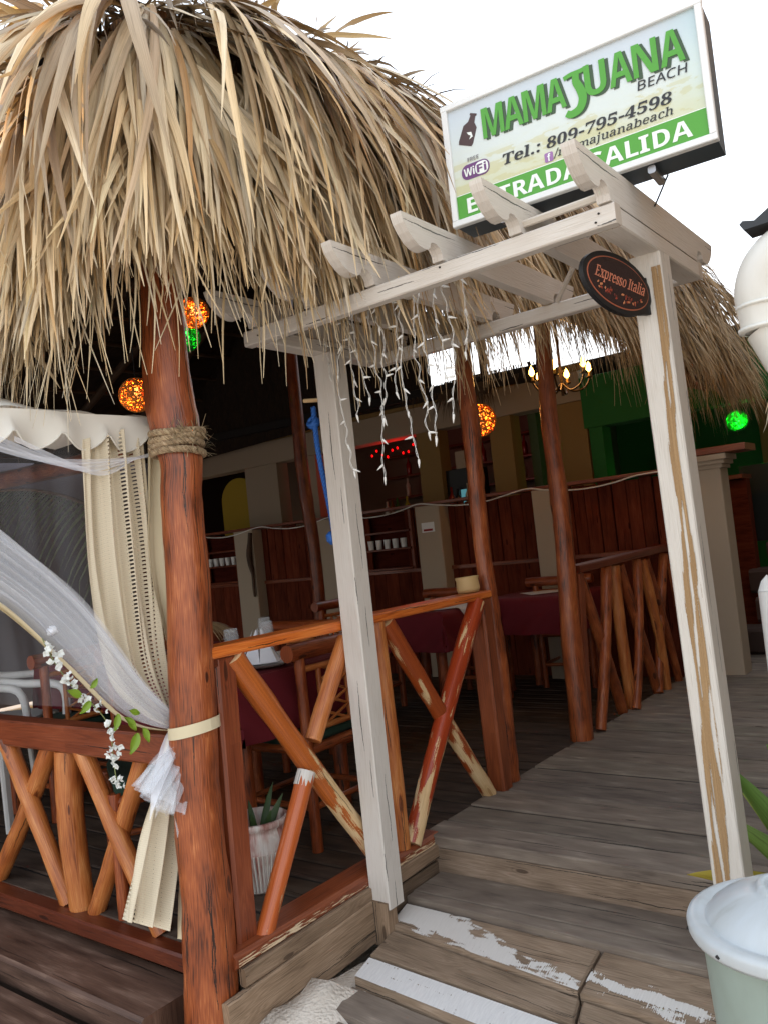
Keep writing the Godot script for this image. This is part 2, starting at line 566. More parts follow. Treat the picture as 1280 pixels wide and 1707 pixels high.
func build_deck() -> void:
	# raised walkway: planks across, from the step nosing back to the partition
	var deck := Node3D.new()
	deck.name = unique("walkway")
	add_child(deck)
	structure(deck)
	var z := -2.73
	var widths := [0.19, 0.195, 0.24, 0.2, 0.19, 0.21]
	var k := 0
	while z > -7.6:
		var w: float = widths[k % 6]
		var mb := MB.new()
		var x0 := -2.075 + rng.randf_range(-0.006, 0.006)
		var h := rng.randf_range(-0.004, 0.004)
		board(mb, P(x0, -1.22 + h, z - w / 2), P(0.05, -1.22 + h, z - w / 2), w - 0.014, 0.05, Vector3.UP, shade() * rng.randf_range(0.8, 1.08), 0.006)
		part("plank", mb.mesh(), M.deck, deck)
		z -= w
		k += 1
	var rb := MB.new()
	board(rb, P(-2.04, -1.293, -2.75), P(0.05, -1.293, -2.75), 0.025, 0.1, Vector3.UP, Color(0.80, 0.80, 0.83))
	part("riser_board", rb.mesh(), M.step, deck)
	var seam_dark := MB.new()  # dark strips added so the joints read dark, dirt and gap shade together
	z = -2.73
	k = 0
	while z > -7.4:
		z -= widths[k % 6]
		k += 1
		board(seam_dark, P(-2.06, -1.2115, z), P(0.05, -1.2115, z), 0.02, 0.02, Vector3.UP, Color.WHITE, 0.002)
	var dm := part("joint_darkening", seam_dark.mesh(), plain(C(34, 28, 24), 0.95), deck)
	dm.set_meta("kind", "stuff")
	# lower steps
	var st := Node3D.new()
	st.name = unique("wooden_steps")
	add_child(st)
	structure(st)
	var bs := [
		[Vector2(-2.0, -2.733), Vector2(0.05, -2.733), Vector2(0.05, -2.545), Vector2(-2.0, -2.548), -1.333, M.deck, 0.9],
		[Vector2(-2.0, -2.542), Vector2(0.05, -2.538), Vector2(0.05, -2.415), Vector2(-2.0, -2.502), -1.337, M.deck, 0.98],
		[Vector2(-1.99, -2.485), Vector2(-1.205, -2.468), Vector2(-1.172, -2.222), Vector2(-1.945, -2.325), -1.362, M.step, 1.0],
		[Vector2(-1.195, -2.466), Vector2(0.05, -2.405), Vector2(0.05, -2.09), Vector2(-1.163, -2.218), -1.362, M.step, 0.97],
		[Vector2(-1.93, -2.312), Vector2(-1.16, -2.205), Vector2(-1.125, -2.09), Vector2(-1.90, -2.148), -1.376, M.step, 0.86],
		[Vector2(-1.15, -2.203), Vector2(0.05, -2.075), Vector2(0.05, -1.93), Vector2(-1.115, -2.082), -1.378, M.step, 0.9],
		[Vector2(-1.895, -2.135), Vector2(-0.1, -1.995), Vector2(-0.1, -1.85), Vector2(-1.865, -2.02), -1.384, M.step, 0.9],
		[Vector2(-1.87, -2.005), Vector2(-0.1, -1.835), Vector2(-0.1, -1.69), Vector2(-1.85, -1.88), -1.41, M.deck, 1.05],
		[Vector2(-1.86, -1.86), Vector2(-0.1, -1.675), Vector2(-0.1, -1.54), Vector2(-1.86, -1.73), -1.425, M.deck, 1.0]]
	var boards := []
	for b in bs:
		var mb := MB.new()
		var g: float = b[6]
		slab(mb, [b[0], b[1], b[2], b[3]], b[4], 0.042, Color(g, g, g))
		boards.append(part("step_board", mb.mesh(), b[5], st))
	# what is left of the white paint on three of the boards
	var p1 := coat_tex(1024, 256, 41, C(206, 201, 194), C(228, 224, 218), func(u, v):
		var edge: float = 0.34 + 0.75 * u if u < 0.6 else 0.79 + 0.2 * (u - 0.6)
		var top: float = 1.35 * u - 0.22
		return minf(minf((edge + 0.22 - v) * 2.2, (v - top + 0.14) * 2.2), (0.95 - u) * 1.6) + (0.35 if u < 0.25 else 0.0), 64, 40, 0.1)
	var p2 := coat_tex(1024, 128, 42, C(210, 208, 206), C(232, 230, 227), func(u, v): return 0.46 - (1.0 if u > 0.62 else 0.0), 96, 48, 0.12)
	var p3 := coat_tex(1024, 128, 43, C(204, 199, 192), C(226, 222, 216), func(u, v): return 0.34 - absf(v - 0.62 - u * 0.5) * 2.2 - absf(u - 0.2) * 1.1, 80, 32, 0.1)
	for q in [[2, p1], [6, p2], [3, p3]]:
		var b: Array = bs[q[0]]
		var mb := MB.new()
		var cs := PackedVector3Array()
		for e in 4:
			cs.append(P(b[e].x, b[4] + 0.0012, b[e].y))
		mb.quad(cs[0], cs[1], cs[2], cs[3], Vector3.UP, Vector2(0, 0), Vector2(1, 0), Vector2(1, 1), Vector2(0, 1))
		var m := mat(q[1], Vector2(1, 1), 0.6)
		m.transparency = BaseMaterial3D.TRANSPARENCY_ALPHA_SCISSOR
		m.alpha_scissor_threshold = 0.5
		part("white_paint", mb.mesh(), m, boards[q[0]])
	# restaurant floor, a little lower
	var fl := Node3D.new()
	fl.name = unique("restaurant_floor")
	add_child(fl)
	structure(fl)
	z = -1.72
	k = 0
	var floor_seam_dark := MB.new()  # strips put in to darken the floor joints, for dirt and gap shade
	while z > -6.6:
		var w := rng.randf_range(0.135, 0.15)
		var mb := MB.new()
		var h := rng.randf_range(-0.002, 0.002)
		var split := rng.randf_range(-5.2, -3.0)
		var far := -8.0
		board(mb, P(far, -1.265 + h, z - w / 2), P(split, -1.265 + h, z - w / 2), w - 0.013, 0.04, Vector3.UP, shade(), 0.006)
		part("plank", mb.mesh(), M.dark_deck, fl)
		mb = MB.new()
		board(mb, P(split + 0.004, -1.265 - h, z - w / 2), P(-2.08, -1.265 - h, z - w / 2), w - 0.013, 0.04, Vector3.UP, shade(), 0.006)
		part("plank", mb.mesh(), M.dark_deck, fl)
		z -= w
		k += 1
		board(floor_seam_dark, P(-8, -1.2605, z), P(-2.08, -1.2605, z), 0.02, 0.02, Vector3.UP, Color.WHITE, 0.002)
	var fd := part("joint_darkening", floor_seam_dark.mesh(), plain(C(28, 23, 20), 0.95), fl)
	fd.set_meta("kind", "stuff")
	# skirting boards under the edge of the floor
	var fa := thing("fascia_board", "weathered grey brown fascia board below the red sill, sand drifted against it", "board", P(-2.0, -1.37, -1.9))
	var fb := MB.new()
	board(fb, P(-2.005, -1.375, -1.6) - fa.position, P(-2.005, -1.35, -2.3) - fa.position, 0.03, 0.15, Vector3.UP, Color(1, 0.95, 0.9), 0.005)
	part("board", fb.mesh(), M.step, fa)
	fb = MB.new()
	board(fb, P(-2.012, -1.265, -1.68) - fa.position, P(-2.012, -1.255, -2.76) - fa.position, 0.028, 0.055, Vector3.UP, Color(0.8, 0.75, 0.7), 0.005)
	part("edge_strip", fb.mesh(), M.step, fa)
	fb = MB.new()
	board(fb, P(-2.02, -1.34, -2.42) - fa.position, P(-2.02, -1.34, -2.76) - fa.position, 0.028, 0.09, Vector3.UP, Color(0.45, 0.42, 0.4), 0.004)
	part("board", fb.mesh(), M.step, fa)
	# two heavy dark planks in front of the left railing
	var tops := [[-1.335, -1.585, 0.25, -2.23, "dark brown plank ledge against the foot of the left log railing"], [-1.40, -1.33, 0.2, -2.2, "front dark plank with pale worn edge at the bottom left corner"]]
	for q in tops:
		var t := thing("plank_ledge", q[4], "ledge", P(-3.0, -1.5, q[1]))
		var mb := MB.new()
		board(mb, P(q[3], q[0] - 0.05, q[1]) - t.position, P(-5.5, q[0] - 0.05, q[1] - 0.02) - t.position, q[2], 0.1, Vector3.UP, Color(0.95, 0.9, 0.88), 0.012)
		part("plank", mb.mesh(), M.bench, t)
		mb = MB.new()
		board(mb, P(q[3] - 0.06, q[0] - 0.16, q[1]) - t.position, P(-5.5, q[0] - 0.16, q[1] - 0.02) - t.position, q[2] - 0.08, 0.11, Vector3.UP, Color(0.6, 0.55, 0.5), 0.01)
		part("support_beam", mb.mesh(), M.bench, t)


# ---------------------------------------------------------------- thatch
# one dried palm leaf strip, folded along its midrib and bent down by its weight
func strip(mb: MB, p: Vector3, d: Vector3, face: Vector3, length: float, width: float, droop: float, twist: float, col: Color, seg := 7, curl := 0.0) -> void:
	var step := length / seg
	var k0 := mb.v.size()
	var fold := rng.randf_range(0.12, 0.5)
	var vo := rng.randf()
	d = d.normalized()
	var swing := rng.randf_range(-1, 1) * curl
	var kink := rng.randi_range(1, seg) if rng.randf() < 0.22 and seg > 5 else -1
	for k in seg + 1:
		var t := float(k) / seg
		var s := d.cross(face)
		if s.length() < 0.05:
			s = d.cross(Vector3.RIGHT)
		s = s.normalized().rotated(d, twist * (t + 0.2))
		var nn := s.cross(d).normalized()
		var w := width * 0.5 * minf(0.65 + t * 2.0, 1.0) * (1.0 - pow(t, 2.2)) + 0.0008
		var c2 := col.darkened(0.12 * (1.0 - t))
		mb.vert(p - s * w, (nn - s * fold).normalized(), Vector2(0.05, vo + t * length), c2)
		mb.vert(p + nn * (w * fold), nn, Vector2(0.5, vo + t * length), c2)
		mb.vert(p + s * w, (nn + s * fold).normalized(), Vector2(0.95, vo + t * length), c2)
		p += d * step
		d = (d + Vector3.DOWN * droop * step * 3.0 + s * swing * step).normalized()
		if k == kink:
			d = (d + Vector3(rng.randfn(0, 0.35), -0.25, rng.randfn(0, 0.35))).normalized()
	for k in seg:
		for q in 2:
			var o := k0 + k * 3 + q
			mb.i.append_array(PackedInt32Array([o, o + 3, o + 1, o + 1, o + 3, o + 4]))


func straw() -> Color:
	var r := rng.randf()
	var c: Color
	if r < 0.40:
		c = Color(0.90, 0.73, 0.49)
	elif r < 0.68:
		c = Color(0.84, 0.60, 0.32)
	elif r < 0.91:
		c = Color(0.84, 0.73, 0.57)
	else:
		c = Color(0.50, 0.28, 0.11)
	var g := rng.randf_range(0.82, 1.22)
	return Color(c.r * g, c.g * g, c.b * g)


func build_roof() -> void:
	# crest line: position, outward direction, height of the fringe's lower ends, how far the leaves flare out
	var keys := [
		[Vector3(-5.6, 1.36, -1.36), Vector3(0, 0, 1), 0.60, 0.10],
		[Vector3(-2.4, 1.38, -1.36), Vector3(0, 0, 1), 0.60, 0.10],
		[Vector3(-2.06, 1.60, -1.40), Vector3(0.35, 0, 0.94), 0.66, 0.12],
		[Vector3(-1.93, 1.78, -1.56), Vector3(0.87, 0, 0.5), 0.82, 0.17],
		[Vector3(-1.92, 1.84, -1.85), Vector3(1, 0, 0.1), 0.76, 0.22],
		[Vector3(-1.94, 1.86, -2.5), Vector3(1, 0, 0), 0.66, 0.38],
		[Vector3(-1.98, 1.99, -3.3), Vector3(1, 0, 0), 0.86, 0.24],
		[Vector3(-2.06, 2.15, -4.6), Vector3(1, 0, 0), 0.92, 0.36],
		[Vector3(-2.10, 2.2, -6.6), Vector3(1, 0, 0), 0.80, 0.50],
		[Vector3(-2.14, 2.15, -7.3), Vector3(0.9, 0, -0.43), 0.72, 0.5],
		[Vector3(-2.4, 2.2, -7.6), Vector3(0.3, 0, -0.95), 0.9, 0.4],
		[Vector3(-2.9, 2.5, -7.65), Vector3(0, 0, -1), 1.6, 0.3]]
	var roof := thing("thatched_roof", "big dry palm thatch roof with shaggy straw fringe over the restaurant terrace", "thatched roof", Vector3.ZERO)
	var lens := [0.0]
	for k in range(1, keys.size()):
		lens.append(lens[k - 1] + keys[k][0].distance_to(keys[k - 1][0]))
	var total: float = lens[-1]
	var at := func(s: float) -> Array:
		var k := 1
		while k < keys.size() - 1 and lens[k] < s:
			k += 1
		var t: float = clampf((s - lens[k - 1]) / (lens[k] - lens[k - 1]), 0, 1)
		var o: Vector3 = keys[k - 1][1].lerp(keys[k][1], t)
		return [keys[k - 1][0].lerp(keys[k][0], t), o.normalized(), lerpf(keys[k - 1][2], keys[k][2], t), lerpf(keys[k - 1][3], keys[k][3], t)]
	# slopes of the roof and the packed straw behind the fringe
	var mb := MB.new()
	var rows := PackedVector3Array()
	var uvs := PackedVector2Array()
	var n := 90
	for r in 4:
		for k in n + 1:
			var a: Array = at.call(total * k / n)
			var p: Vector3 = a[0]
			var y: float = [p.y + 0.06, p.y - 0.06, lerpf(p.y, a[2], 0.5), a[2] + 0.32][r]
			var off: float = [-0.25, 0.0, a[3] * 0.3 - 0.02, a[3] * 0.45 - 0.04][r]
			rows.append(Vector3(p.x, y + 1.5, p.z) + a[1] * off)
			uvs.append(Vector2(total * k / n, r * 0.35))
	mb.grid(4, n + 1, rows, uvs, Color(0.85, 0.7, 0.5))
	part("packed_straw", mb.mesh(), M.straw_pack, roof)
	var A := P(-10, 1.5, -1.6)
	var B := P(-2.2, 1.72, -1.65)
	var Cc := P(-2.35, 2.2, -7.6)
	var D := P(-10, 1.6, -7.6)
	var R1 := P(-5.8, 4.3, -4.6)
	var R2 := P(-5.8, 4.5, -7.6)
	var slopes := [[A, B, R1], [B, Cc, R2, R1], [D, A, R1, R2]]
	for s in slopes:
		mb = MB.new()
		var nn: Vector3 = (s[1] - s[0]).cross(s[2] - s[0]).normalized()
		if nn.y < 0:
			nn = -nn
		for e in 2:
			var up: Vector3 = nn * (0.14 if e == 0 else 0.0)
			var pts := PackedVector3Array()
			var us := PackedVector2Array()
			for q: Vector3 in s:
				pts.append(q + up)
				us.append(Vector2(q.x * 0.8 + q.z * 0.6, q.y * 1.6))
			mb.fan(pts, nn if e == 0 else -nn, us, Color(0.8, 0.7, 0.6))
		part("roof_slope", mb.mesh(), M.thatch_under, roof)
	# poles under the thatch
	for k in 13:
		var t := (k + 0.5) / 13.0
		mb = MB.new()
		bar(mb, A.lerp(R1, t) + Vector3(0.1, -0.07, -0.1), D.lerp(R2, t) + Vector3(0.1, -0.07, 0.0), 0.022, 6, shade() * 2.2, 0.2, 8)
		part("purlin", mb.mesh(), M.pole, roof)
	for k in 7:
		var t := k / 6.0
		mb = MB.new()
		bar(mb, A.lerp(D, t) + Vector3(0, -0.15, -0.05), R1.lerp(R2, t) + Vector3(0, -0.15, -0.05), 0.05, 8, shade(), 0.15, 6)
		part("roof_pole", mb.mesh(), M.pole, roof)
	for k in 6:
		var t := k / 5.0
		mb = MB.new()
		bar(mb, B.lerp(Cc, t) + Vector3(-0.1, -0.2, 0), R1.lerp(R2, t) + Vector3(0, -0.15, -0.05), 0.045, 8, shade(), 0.15, 6)
		part("roof_pole", mb.mesh(), M.pole, roof)
	# the leaves: the nearest 300 as parts of their own, the others joined
	var sway := FastNoiseLite.new()
	sway.seed = 9
	sway.frequency = 1.3
	var near := []
	var mass := MB.new()
	var far_mass := MB.new()
	var s := 0.2
	while s < total:
		var a0: Array = at.call(s)
		var dist := Vector2(a0[0].x, a0[0].z).length()
		var p0x: float = a0[0].x
		var dens := 95.0 if dist < 3.4 and p0x > -3.0 else (66.0 if dist < 5 and p0x > -3.0 else 58.0)
		s += rng.randf() * 2.0 / dens
		# one dried fan leaf: a dozen strips from one hub
		var f := pow(rng.randf(), 1.15)
		var lean := sway.get_noise_1d(s) * 0.9 + rng.randfn(0, 0.22)
		var hue := straw()
		var n_strips := rng.randi_range(8, 13)
		var reach := rng.randf_range(0.8, 1.1)
		var lift := rng.randf_range(-0.05, 0.06)
		var wide := rng.randf_range(0.75, 1.35)
		for q in n_strips:
			var spread := (float(q) / (n_strips - 1) - 0.5)
			var a: Array = at.call(s + spread * 0.05)
			var p: Vector3 = a[0]
			var o: Vector3 = a[1]
			var tan := Vector3.UP.cross(o).normalized()
			var bottom: float = a[2]
			var H: float = p.y - bottom
			var base: Vector3 = Vector3(p.x, p.y + 1.5, p.z) + o * (a[3] * 0.9 * pow(f, 1.1) - 0.02 + lift + rng.randf_range(-0.015, 0.015)) + Vector3.DOWN * f * H * 0.7 + Vector3.UP * rng.randf_range(-0.02, 0.04)
			var left: float = base.y - (bottom + 1.5)
			var length := maxf(left * reach * rng.randf_range(0.85, 1.12), rng.randf_range(0.26, 0.42))
			if rng.randf() < 0.1:
				length *= rng.randf_range(0.4, 0.8)
			var sw := lean + spread * rng.randf_range(0.35, 0.75) + rng.randfn(0, 0.07)
			var dir: Vector3 = o * (0.22 + a[3] * 1.0 + lift * 2.0 + rng.randf_range(-0.05, 0.2) + (0.35 if f < 0.12 else 0.0)) + Vector3.DOWN * (0.95 if f > 0.12 else 0.5) + tan * sw
			var wd := (rng.randf_range(0.016, 0.042 - 0.016 * f) if dist < 4 else rng.randf_range(0.010, 0.024)) * wide
			var col := hue.lerp(straw(), 0.5) * rng.randf_range(0.72, 1.12)
			col.a = 1.0
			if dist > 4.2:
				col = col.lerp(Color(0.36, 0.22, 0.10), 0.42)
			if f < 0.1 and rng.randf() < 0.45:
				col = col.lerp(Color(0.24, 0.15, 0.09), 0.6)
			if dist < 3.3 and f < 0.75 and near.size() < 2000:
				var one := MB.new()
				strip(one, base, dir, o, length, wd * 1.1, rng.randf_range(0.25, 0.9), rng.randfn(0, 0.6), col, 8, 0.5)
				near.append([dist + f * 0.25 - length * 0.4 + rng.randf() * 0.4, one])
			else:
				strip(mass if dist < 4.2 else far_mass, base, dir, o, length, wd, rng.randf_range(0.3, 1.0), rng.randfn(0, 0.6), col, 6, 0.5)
	near.sort_custom(func(x, y): return x[0] < y[0])
	for k in near.size():
		if k < 290:
			part("palm_leaf", near[k][1].mesh(), M.leaf, roof)
		else:
			var one: MB = near[k][1]
			var k0 := mass.v.size()
			mass.v.append_array(one.v)
			mass.n.append_array(one.n)
			mass.uv.append_array(one.uv)
			mass.c.append_array(one.c)
			for q in one.i:
				mass.i.append(q + k0)
	# fine broken fibres, and the ruffled grey-brown leaf ends along the crest
	s = 0.2
	while s < total:
		var a: Array = at.call(s)
		var p: Vector3 = a[0]
		var dist := Vector2(p.x, p.z).length()
		s += rng.randf() * (0.005 if dist < 4 else 0.012)
		var o: Vector3 = a[1]
		var tan := Vector3.UP.cross(o).normalized()
		var base: Vector3 = Vector3(p.x, lerpf(p.y, a[2], rng.randf_range(0.35, 0.85)) + 1.5, p.z) + o * (a[3] * rng.randf_range(0.3, 0.95))
		strip(mass, base, Vector3.DOWN + tan * rng.randfn(0, 0.25) + o * rng.randf_range(0, 0.3), o, rng.randf_range(0.2, 0.45), rng.randf_range(0.002, 0.007), 0.6, 0.3, straw().lerp(Color(0.5, 0.42, 0.3), 0.4), 5, 1.2)
	s = 0.2
	while s < total - 0.4:
		var a: Array = at.call(s)
		var p: Vector3 = a[0]
		var dist := Vector2(p.x, p.z).length()
		s += rng.randf() * (0.010 if dist < 3.5 else 0.012)
		var o: Vector3 = a[1]
		var tan := Vector3.UP.cross(o).normalized()
		var base := Vector3(p.x, p.y + 1.5, p.z) - o * rng.randf_range(-0.06, 0.2) + Vector3.UP * rng.randf_range(-0.12, 0.06)
		var col := Color(0.26, 0.19, 0.13).lerp(Color(0.48, 0.40, 0.31), rng.randf())
		var d := o * rng.randf_range(0.2, 1.0) + tan * rng.randfn(0, 0.6) + Vector3.UP * rng.randf_range(-0.3, 0.35)
		strip(far_mass, base, d, Vector3.UP, rng.randf_range(0.14, 0.36), rng.randf_range(0.006, 0.022), rng.randf_range(0.8, 2.6), rng.randfn(0, 0.8), col, 5, 1.5)
	# leaves lying down the front and right slopes
	for q in [[A, B, R1, 1100], [B, Cc, R2, 1500], [B, R2, R1, 700]]:
		var nn: Vector3 = (q[1] - q[0]).cross(q[2] - q[0]).normalized()
		if nn.y < 0:
			nn = -nn
		var fall := (Vector3.DOWN - nn * Vector3.DOWN.dot(nn)).normalized()
		var across := fall.cross(nn)
		for k in int(q[3]):
			var u := rng.randf()
			var v := rng.randf()
			if u + v > 1:
				u = 1 - u
				v = 1 - v
			var p: Vector3 = q[0] + (q[1] - q[0]) * u + (q[2] - q[0]) * v + nn * rng.randf_range(0.14, 0.2)
			strip(far_mass, p, fall + across * rng.randfn(0, 0.25) + nn * 0.08, nn, rng.randf_range(0.5, 0.95), rng.randf_range(0.03, 0.06), 0.1, rng.randfn(0, 0.3), straw().lerp(Color(0.4, 0.33, 0.26), 0.4), 5, 0.3)
	# stiff brown stalks that stick up over the corner
	for q in [[P(-2.25, 1.42, -1.40), Vector3(-0.8, 0.5, 0.2), 12, 0.32], [P(-2.08, 1.62, -1.44), Vector3(-0.7, 0.6, 0.2), 34, 0.42], [P(-1.98, 1.96, -1.78), Vector3(0.2, 0.9, -0.1), 12, 0.3], [P(-1.96, 1.98, -2.05), Vector3(0.35, 0.8, -0.3), 12, 0.32], [P(-1.98, 2.02, -2.5), Vector3(0.3, 0.5, -0.6), 8, 0.28]]:
		for k in int(q[2]):
			var d: Vector3 = q[1] + Vector3(rng.randfn(0, 0.4), rng.randfn(0, 0.25), rng.randfn(0, 0.4))
			var col := Color(0.30, 0.17, 0.07).lerp(Color(0.60, 0.42, 0.18), rng.randf())
			strip(mass, q[0] + Vector3(rng.randfn(0, 0.06), rng.randfn(0, 0.04), rng.randfn(0, 0.06)), d, Vector3.FORWARD, q[3] * rng.randf_range(0.5, 1.1), rng.randf_range(0.012, 0.034), rng.randf_range(0.0, 0.8), rng.randfn(0, 0.9), col, 7, 0.8)
	var o1 := part("leaf_mass", mass.mesh(), M.leaf, roof)
	o1.set_meta("kind", "stuff")
	var o2 := part("leaf_mass", far_mass.mesh(), M.leaf, roof)
	o2.set_meta("kind", "stuff")
	# straw screen that closes the left half of the far gable
	mb = MB.new()
	var pts := PackedVector3Array([P(-10, 1.45, -7.58), P(-4.95, 1.62, -7.58), P(-4.95, 3.9, -7.58), P(-5.8, 4.5, -7.58), P(-10, 1.6, -7.58)])
	mb.fan(pts, Vector3(0, 0, 1), PackedVector2Array([Vector2(0, 0), Vector2(5, 0), Vector2(5, 2), Vector2(4, 3), Vector2(0, 0.2)]), Color(0.7, 0.6, 0.5))
	part("gable_screen", mb.mesh(), M.thatch_under, roof)
	mb = MB.new()
	board(mb, P(-4.26, 1.5, -7.55), P(-4.24, 3.6, -7.55), 0.06, 0.06, Vector3.BACK, Color(0.4, 0.3, 0.25))
	part("gable_post", mb.mesh(), M.pole, roof)


# ---------------------------------------------------------------- partition wall and bar behind it
func build_wall() -> void:
	var wall := thing("plank_partition", "dark red vertical plank partition with white pillars at the back of the terrace", "partition wall", P(-4.5, -1.24, -6.4))
	var o := wall.position
	var z := -6.4
	var x := -9.0
	while x < -1.95:
		var w := rng.randf_range(0.10, 0.125)
		var in_shelf := (x > -5.16 and x + w < -4.58) or (x > -7.62 and x + w < -7.02)
		if not in_shelf:
			var mb := MB.new()
			var dz := rng.randf_range(-0.008, 0.008)
			board(mb, P(x + w / 2, -0.24, z + dz) - o, P(x + w / 2, 0.335 + rng.randf_range(-0.012, 0.012), z + dz) - o, w - 0.008, 0.022, Vector3.BACK, shade() * rng.randf_range(0.75, 1.1), 0.004)
			part("plank", mb.mesh(), M.wall_plank, wall)
		x += w
	x = -9.0
	while x < -1.95:
		var w := rng.randf_range(0.14, 0.19)
		var mb := MB.new()
		board(mb, P(x + w / 2, -1.24, z + 0.015) - o, P(x + w / 2, -0.262, z + 0.015) - o, w - 0.004, 0.022, Vector3.BACK, shade() * rng.randf_range(0.7, 1.0), 0.003)
		part("wainscot_plank", mb.mesh(), M.wall_plank, wall)
		x += w
	for q in [[-0.25, 0.05, 0.035], [0.36, 0.14, 0.03]]:
		var mb := MB.new()
		board(mb, P(-9, q[0], z + 0.02) - o, P(-1.9, q[0], z + 0.02) - o, q[1], q[2], Vector3.UP, Color(0.85, 0.8, 0.8))
		part("trim_rail", mb.mesh(), M.red_board, wall)
	var bk := MB.new()
	board(bk, P(-9, -0.45, z - 0.06) - o, P(-1.9, -0.45, z - 0.06) - o, 0.03, 1.55, Vector3.UP, Color(0.4, 0.3, 0.3))
	part("backing_board", bk.mesh(), M.wall_plank, wall)
	# open shelves in the partition
	for q in [[-5.16, -4.58], [-7.62, -7.02]]:
		var sh := MB.new()
		for e in 2:
			board(sh, P(q[e], -0.26, z - 0.12) - o, P(q[e], 0.34, z - 0.12) - o, 0.03, 0.3, Vector3.BACK, Color(0.9, 0.8, 0.8))
		for y in [-0.22, -0.03, 0.14]:
			board(sh, P(q[0], y, z - 0.02) - o, P(q[1], y, z - 0.02) - o, 0.16, 0.018, Vector3.UP, Color(0.8, 0.7, 0.7))
		part("open_shelf", sh.mesh(), M.red_board, wall)
	var gl := MB.new()
	lathe(gl, Vector3.ZERO, [[0.001, 0], [0.026, 0.0], [0.032, 0.09], [0.030, 0.09], [0.024, 0.006]], 12)
	var gm := gl.mesh()
	var nth := ["first", "second", "third", "fourth", "fifth"]
	for k in 10:
		var g := part("drinking_glass", gm, M.white, self)
		g.position = P(-5.08 + (k % 5) * 0.1 if k < 5 else -7.5 + (k % 5) * 0.1, -0.019, z + 0.02)
		tag(g, "small pale glass, %s from the left on the shelf " % nth[k % 5] + ("behind the left gate post" if k < 5 else "left of the leftmost white pillar"), "glass", "glasses on the partition shelves")
	# white square pillars
	var pil := [[-6.76, 0.3], [-5.55, 0.28], [-4.28, 0.27], [-3.07, 0.26], [-1.76, 0.2]]
	var says := ["white square pillar with grey wood piece hanging on it, seen past the big corner post", "white square pillar just behind the left gate post", "white square pillar with a small printed notice near its top", "white square pillar behind the farthest bright red log post", "beige white pillar with moulded cap at the right end of the partition"]
	for k in 5:
		var t := thing("white_pillar", says[k], "pillar", P(pil[k][0], -1.24, z + 0.06), "white pillars of the partition")
		var mb := MB.new()
		board(mb, Vector3.ZERO, Vector3(0, 1.58 if k < 4 else 1.56, 0), pil[k][1], 0.2, Vector3.BACK, Color.WHITE, 0.006)
		part("shaft", mb.mesh(), M.cream_white, t)
		if k == 4:
			mb = MB.new()
			for q in [[1.56, 0.24, 0.03], [1.59, 0.28, 0.03], [1.62, 0.32, 0.04]]:
				board(mb, Vector3(0, q[0] + 0.001, 0), Vector3(0, q[0] + q[2], 0), q[1], q[1] - 0.02, Vector3.BACK, Color.WHITE, 0.006)
			part("capital", mb.mesh(), M.cream_white, t)
			mb = MB.new()
			board(mb, Vector3(-0.3, 1.69, 0), Vector3(0.3, 1.69, 0), 0.3, 0.05, Vector3.UP)
			part("red_cap_board", mb.mesh(), M.red_board, t)
		if k == 2:
			mb = MB.new()
			board(mb, Vector3(-0.07, 1.38, 0.104), Vector3(0.07, 1.38, 0.104), 0.004, 0.09, Vector3.UP)
			part("notice", mb.mesh(), M.white, t)
			mb = MB.new()
			board(mb, Vector3(-0.05, 1.355, 0.107), Vector3(0.05, 1.355, 0.107), 0.003, 0.02, Vector3.UP)
			part("red_stripe", mb.mesh(), plain(C(150, 40, 40)), t)
		if k == 0:
			mb = MB.new()
			tube(mb, spline([Vector3(0.14, 1.55, 0.12), Vector3(0.10, 1.3, 0.13), Vector3(0.13, 1.1, 0.13), Vector3(0.12, 0.85, 0.125)], 12), [0.02, 0.035, 0.02, 0.01], 7, 0.9)
			part("driftwood", mb.mesh(), M.pole, t)
	# white cable along the top of the partition
	var cab := MB.new()
	var pts := []
	for k in 30:
		var xx := -7.6 + k * 0.19
		pts.append(P(xx, 0.37 - 0.07 * absf(sin(k * 0.55)), z + 0.16))
	tube(cab, spline(pts, 120), [0.006], 5)
	tag(part("white_cable", cab.mesh(), M.wire, self), "thin white cable sagging along the top of the red partition", "cable")


